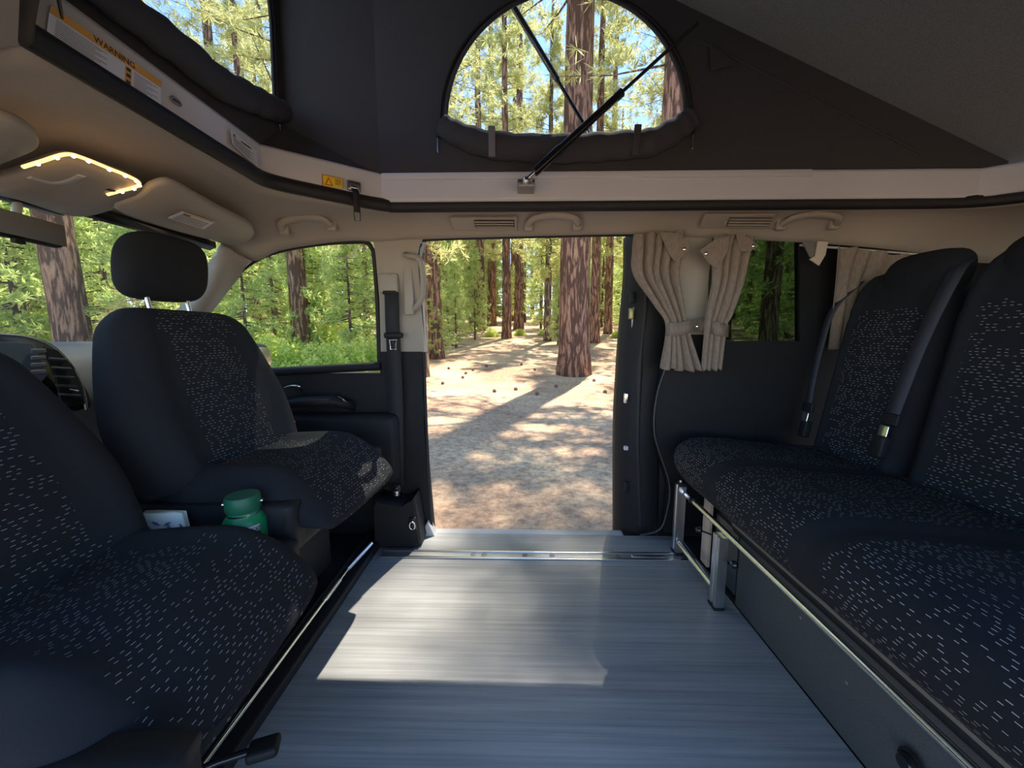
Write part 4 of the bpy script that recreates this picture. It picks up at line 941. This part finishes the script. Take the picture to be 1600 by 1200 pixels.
# ================================================================ FOREST
def crown(name, seed, h0, h1, rad, nb, tufts, blades, bl_, bw, lm, droop=.15, tmat=None, branch_r=.035, clump=.35, sub=False):
    """needle crown as tufts of blades along branches; returns (leaf mesh, branch mesh)"""
    rn = random.Random(seed); V = []; Fc = []; BV = []; BF = []
    for b in range(nb):
        f = (b+.5)/nb; z = h0+(h1-h0)*f; a = rn.uniform(0, 2*PI); Lb = rad*(1-f*.78)*rn.uniform(.55, 1.1)*(min(1, .45+f*3))
        d = Vector((math.cos(a), math.sin(a), 0)); up = rn.uniform(-.1, .25)-droop
        # branch
        p0 = Vector((0, 0, z)); p1 = p0+d*Lb*.5+Vector((0, 0, up*Lb*.5)); p2 = p0+d*Lb+Vector((0, 0, up*Lb+.08*Lb))
        sd_ = Vector((-d.y, d.x, 0)); r0 = branch_r*(1-f*.6)
        base = len(BV)
        for p, r in ((p0, r0), (p1, r0*.6), (p2, r0*.2)): BV += [p+sd_*r, p+Vector((0, 0, r)), p-sd_*r, p-Vector((0, 0, r))]
        for k in range(2):
            for j in range(4): BF.append((base+k*4+j, base+k*4+(j+1) % 4, base+(k+1)*4+(j+1) % 4, base+(k+1)*4+j))
        for t in range(tufts):
            u = rn.uniform(.25, 1.05); c = p0.lerp(p2, u)+sd_*rn.gauss(0, clump*.5*Lb*.5)*u+Vector((0, 0, rn.gauss(0, clump*.25)))
            td = (d*rn.uniform(.2, 1)+Vector((rn.gauss(0, .5), rn.gauss(0, .5), rn.gauss(.15, .4)))).normalized()
            for q in range(blades):
                v = (td*.6+Vector((rn.gauss(0, .6), rn.gauss(0, .6), rn.gauss(0, .6)))).normalized()*bl_*rn.uniform(.6, 1.2); s_ = v.cross(Vector((rn.random()-.5, rn.random()-.5, rn.random()-.5))).normalized()*bw
                i0 = len(V); V += [c-s_*.4, c+v*.5-s_, c+v, c+v*.5+s_]; Fc.append((i0, i0+1, i0+2, i0+3))
    me = bpy.data.meshes.new(name); me.from_pydata([tuple(v) for v in V], [], Fc); me.materials.append(lm)
    mb = bpy.data.meshes.new(name+'_branches'); mb.from_pydata([tuple(v) for v in BV], [], BF); mb.materials.append(tmat or bark2)
    return me, mb
def trunk_mesh(name, h, r0, r1, m_, seed, n=20, rough=.04, lean=0):
    rn = random.Random(seed); rings = []; K = 28; ox = oy = 0
    for i in range(K+1):
        t = i/K; r = (r0+(r1-r0)*t)*(1+.25*math.exp(-t*h/.35)); ox += rn.gauss(0, .012)*h/K; oy += rn.gauss(0, .012)*h/K
        rings.append([Vector((ox+lean*h*t+r*math.cos(2*PI*j/n)*(1+rough*math.sin(j*2.7+i*.3)), oy+r*math.sin(2*PI*j/n)*(1+rough*math.cos(j*3.1+i*.2)), -.3+(h+.3)*t)) for j in range(n)])
    o = loft(name, rings, m_); me = o.data; bpy.data.objects.remove(o); return me
def tree(name, x, y, h, tm, cm, label, group=None, scale=1, rz=0, cz=1.0, cs=1.0):
    r = empty(name, (x, y, ground_z(x, y)-.05), rz, label, 'tree', group); r.scale = (scale,)*3
    if tm: link(bpy.data.objects.new('trunk', tm), r)
    if cm:
        link(bpy.data.objects.new('foliage', cm[0]), r); link(bpy.data.objects.new('branches', cm[1]), r)
    return r
PC = [crown('pine_crown', 11, 5, 22, 3.4, 75, 17, 15, .30, .017, leafp, clump=.55), crown('pine_crown', 12, 3.5, 17, 2.8, 75, 17, 14, .28, .017, leafp, clump=.55), crown('pine_crown', 13, 8, 25, 3.8, 75, 17, 15, .32, .017, leafp, clump=.6)]
FCr = [crown('fir_crown', 21, .7, 9, 2.4, 90, 14, 10, .22, .020, leaff, .28, clump=.45), crown('fir_crown', 22, .4, 5.5, 1.7, 70, 14, 10, .18, .018, leaff, .2, clump=.4)]
HC = crown('high_crown', 31, 11, 30, 4.2, 90, 15, 14, .32, .016, leafp, clump=.6, branch_r=.06)
BG = trunk_mesh('pine_trunk', 32, .50, .20, bark, 1, n=40, rough=.03)
TP = [trunk_mesh('pine_trunk', 24, .30, .08, bark, 2), trunk_mesh('pine_trunk', 18, .22, .06, bark2, 3), trunk_mesh('pine_trunk', 27, .36, .10, bark, 4)]
TF = [trunk_mesh('fir_trunk', 9, .12, .02, bark2, 5, n=10), trunk_mesh('fir_trunk', 5.6, .07, .015, bark2, 6, n=10)]
def px_xy(px, Y): r = ray(px, 525); return (r.x/r.y*Y, Y)
x, y = px_xy(897, 12.4); BIG = tree('pine_tree', x, y, 30, BG, HC, 'huge red-barked pine seen through the open sliding door')
T_ = [ (791, 24, 0, 1.0, 'straight mid-sized pine with long shadow in the middle of the door view'),
       (856, 22, 1, 1.0, 'thinner pine half wrapped in green shoots, just left of the huge pine'),
       (929, 21, 2, .8, 'reddish pine trunk close behind the right side of the huge pine'),
       (950, 27, 0, 1.0, 'pine trunk right of the huge pine, near the door edge'),
       (658, 11.6, 1, .9, 'reddish trunk sliver at the left edge of the door opening'),
       (458, 27, 1, .85, 'tall pine trunk in the middle of the passenger window'),
       (402, 30, 1, .9, 'slim pine trunk in the left half of the passenger window'),
       (1056, 16, 2, .9, 'pine trunk at the right edge of the half round roof window')]
for i, (px, Y, v, sc_, lb) in enumerate(T_):
    x, y = px_xy(px, Y); tree('pine_tree', x, y, 24, TP[v], PC[v], lb, None, sc_, i*1.3)
x, y = px_xy(115, 8.8); WB = trunk_mesh('pine_trunk', 26, .33, .2, bark, 9, n=28, lean=-.03)
tree('pine_tree', x, y, 26, WB, PC[2], 'thick pine trunk seen through the windscreen below the mirror', None, 1, 0)
def region(px):
    for lim, nm, gr in ((345, 'seen through the windscreen and front roof window', 'windscreen'), (600, 'seen through the passenger door window', 'passenger window'), (735, 'in the left third of the sliding door view', 'left of the door view'), (850, 'in the middle of the sliding door view', 'middle of the door view'), (1000, 'right of centre in the sliding door view', 'right of the door view')):
        if px < lim: return nm, gr
    return 'seen past the curtains through the tinted window', 'tinted window'
def far_tree(kind, x, y, v, sc_, rz):
    px = 812+592*x/y; nm, gr = region(px); d = math.hypot(x, y); dist = 'near' if d < 22 else 'middle-distance' if d < 42 else 'far'
    if kind == 'pine': tree('pine_tree', x, y, 24, TP[v], PC[v], f'{dist} red-brown pine trunk {nm}', f'{dist} pines, {gr}', sc_, rz)
    else: tree('fir_tree', x, y, 9, TF[v], FCr[v], f'{dist} bushy green young fir {nm}', f'{dist} young firs, {gr}', sc_, rz)
rn = random.Random(42); placed = [(o.location.x, o.location.y) for o in bpy.data.objects if o.name.startswith('pine_tree')]
def free(x, y, d=1.7): return all(math.hypot(x-a, y-b) > d for a, b in placed)
GP = 'pines standing deep in the forest'; GF = 'young firs between the pines'
cnt = 0
for k in range(900):
    if cnt >= 150: break
    th = rn.uniform(-66, 50); R_ = 24+58*rn.random()**.75; x = R_*math.sin(math.radians(th)); y = R_*math.cos(math.radians(th))
    if y < 5 or not free(x, y, 2.2): continue
    pxv = 812+592*x/y
    if 660 < pxv < 985 and R_ < 29: continue
    placed.append((x, y)); v = rn.choice((0, 0, 1, 2)); cnt += 1
    far_tree('pine', x, y, v, rn.uniform(.8, 1.25), rn.uniform(0, 6.28))
cnt = 0
for k in range(900):
    if cnt >= 120: break
    th = rn.uniform(-66, 50); R_ = 17+55*rn.random()**.9; x = R_*math.sin(math.radians(th)); y = R_*math.cos(math.radians(th)); 
    if y < 4 or not free(x, y, 1.6): continue
    pxv = 812+592*x/y
    if 660 < pxv < 985 and R_ < 30: continue
    placed.append((x, y)); v = rn.choice((0, 0, 1)); cnt += 1
    far_tree('fir', x, y, v, rn.uniform(.8, 1.4), rn.uniform(0, 6.28))
# young firs seen in the door
for px, Y, sc_ in ((684, 15.5, .42), (712, 19, .5), (742, 23, .6), (872, 20, .4), (700, 27, .9), (735, 36, 1.2), (768, 40, 1.2), (690, 20, .7), (868, 25, .8), (905, 40, 1.3), (940, 34, 1.0), (975, 30, .8), (820, 42, 1.3), (845, 33, .9)):
    x, y = px_xy(px, Y); far_tree('fir', x, y, 0, sc_, px)
# shade trees outside the view that drop dappled shade on the clearing
for x, y, v in ((3.6, 9.6, 0), (-3.2, 10.2, 2), (-4.4, 12.6, 0), (5.2, 10.5, 2), (9.0, 14.0, 0), (-3.5, 15.5, 2), (6.8, 18, 0), (-7.5, 13, 0)):
    pxv = 812+592*x/y
    far_tree('pine', x, y, v, 1.0, x)
# firs filling the view past the front of the van
for px, Y, v, sc_ in ((352, 15, 0, .8), (385, 12, 1, .9), (430, 16, 0, .8), (482, 13.5, 1, 1.0), (508, 18, 0, 1.0), (548, 12.5, 1, .9), (575, 16, 0, .9), (30, 11, 1, 1.1), (175, 13, 0, 1.0), (235, 10, 1, .9), (290, 13, 0, .9), (-60, 12, 0, 1.0)):
    x, y = px_xy(px, Y); far_tree('fir', x, y, v, sc_, px)
# shrubs by the passenger window
def bush_mesh(name, seed, r, n, lm):
    rn = random.Random(seed); V = []; Fc = []
    for k in range(n):
        a = rn.uniform(0, 2*PI); e = rn.random()**.6*(1+.35*math.sin(a*5+seed)); h = rn.random()*(1+.3*math.cos(a*7)); c = Vector((math.cos(a)*r*e*(1-.15*h), math.sin(a)*r*e*(1-.15*h), r*.95*h*math.sqrt(max(0, 1-(e/1.4)**2))))
        v = Vector((rn.gauss(0, 1), rn.gauss(0, 1), rn.gauss(.4, .8))).normalized()*.10; s_ = v.cross(Vector((rn.random()-.5, rn.random()-.5, rn.random()-.5))).normalized()*.024
        i0 = len(V); V += [c, c+v*.5-s_, c+v, c+v*.5+s_]; Fc.append((i0, i0+1, i0+2, i0+3))
    me = bpy.data.meshes.new(name); me.from_pydata([tuple(v) for v in V], [], Fc); me.materials.append(lm); return me
BM = [bush_mesh('shrub_leaves', 1, .9, 6000, leafb), bush_mesh('shrub_leaves', 2, .6, 3500, leafb)]
def bush(px, Y, v, sc_, label, group='bright shrubs'):
    x, y = px_xy(px, Y); o = bpy.data.objects.new('shrub', BM[v]); link(o); o.location = (x, y, ground_z(x, y)-.05); o.scale = (sc_,)*3; o.rotation_euler = (0, 0, px); tag(o, label, 'shrub', group)
for i, (px, Y, sc_) in enumerate(((360, 10, 1.2), (390, 8.6, 1.1), (425, 9.4, 1.2), (450, 8.2, 1.0), (480, 9.5, 1.1), (505, 8.0, .9), (532, 9.2, 1.1), (556, 8.4, .9), (580, 9.8, 1.2), (470, 13, 1.5), (530, 14, 1.4), (410, 13, 1.5), (350, 14, 1.6), (20, 8, 1.2), (60, 12, 1.5), (170, 11, 1.3))):
    wd = 'seen through the windscreen' if px < 340 else 'in the left half of the passenger window' if px < 460 else 'in the right half of the passenger window'
    bush(px, Y, i % 2, sc_, ('nearer' if Y < 11.5 else 'farther')+' bright green leafy shrub '+wd, ('nearer' if Y < 11.5 else 'farther')+' shrubs '+wd)
for px, Y, sc_ in ((768, 25, .8), (812, 26, .7), (745, 30, .8), (965, 24, .7), (850, 26, .6)):
    bush(px, Y, 1, sc_, 'small bright shrub on the slope seen through the sliding door', 'small shrubs seen through the door')
for px, Y in ((1185, 12), (1165, 10), (1150, 8.5)): bush(px, Y, 0, .8, 'green shrub seen dimly through the tinted rear window', 'shrubs behind the tinted window')
# logs
def logm(px0, y0, px1, y1, r, label, m_=bark2):
    def gp(px, py):
        r_ = ray(px, py)
        for i in range(1, 4000):
            p = CAM+r_*(i*.02)
            if p.z <= ground_z(p.x, p.y): return p
        return p
    a = gp(px0, y0); b = gp(px1, y1); a.z += r*.6; b.z += r*.6
    rt = empty('fallen_log', a, 0, label, 'log', 'fallen logs'); P = [Vector((0, 0, 0)), (b-a)*.5+Vector((0, 0, r*.3)), b-a]
    tube('log', P, [r, r*.9, r*.7], m_, rt, n=12)
    d = (b-a); tube('branch_stub', [d*.6, d*.62+Vector((.05, -.05, r*4))], [r*.3, r*.15], m_, rt, n=6)
logm(662, 538, 715, 541, .07, 'thin fallen branch log left in the door view')
logm(1196, 521, 1250, 527, .30, 'pale sunlit fallen log seen through the tinted rear window', mat('bleached_wood', (.75, .70, .62), .9))
# pine cones
cone = bpy.data.meshes.new('pine_cone'); bm = bmesh.new(); bmesh.ops.create_icosphere(bm, subdivisions=3, radius=.045)
for v in bm.verts:
    v.co.z *= 1.3; v.co *= 1+.18*math.sin(v.co.z*260)*math.cos(math.atan2(v.co.y, v.co.x)*8)
bm.to_mesh(cone); bm.free(); cone.materials.append(mat('cone_brown', (.22, .11, .07), .9))
for px, Y in ((722, 11.5), (727, 12.2), (700, 13), (806, 9.4), (772, 9), (738, 12.8), (836, 13), (870, 10), (815, 14), (760, 13.6), (840, 8.6), (690, 10.4), (930, 11.2), (948, 9)):
    x, y = px_xy(px, Y); o = bpy.data.objects.new('pine_cone', cone); link(o); o.location = (x, y, ground_z(x, y)+.03); o.rotation_euler = (1.4, px, .3); tag(o, 'small brown pine cone lying on the litter outside the sliding door', 'pine cone', 'pine cones on the ground')
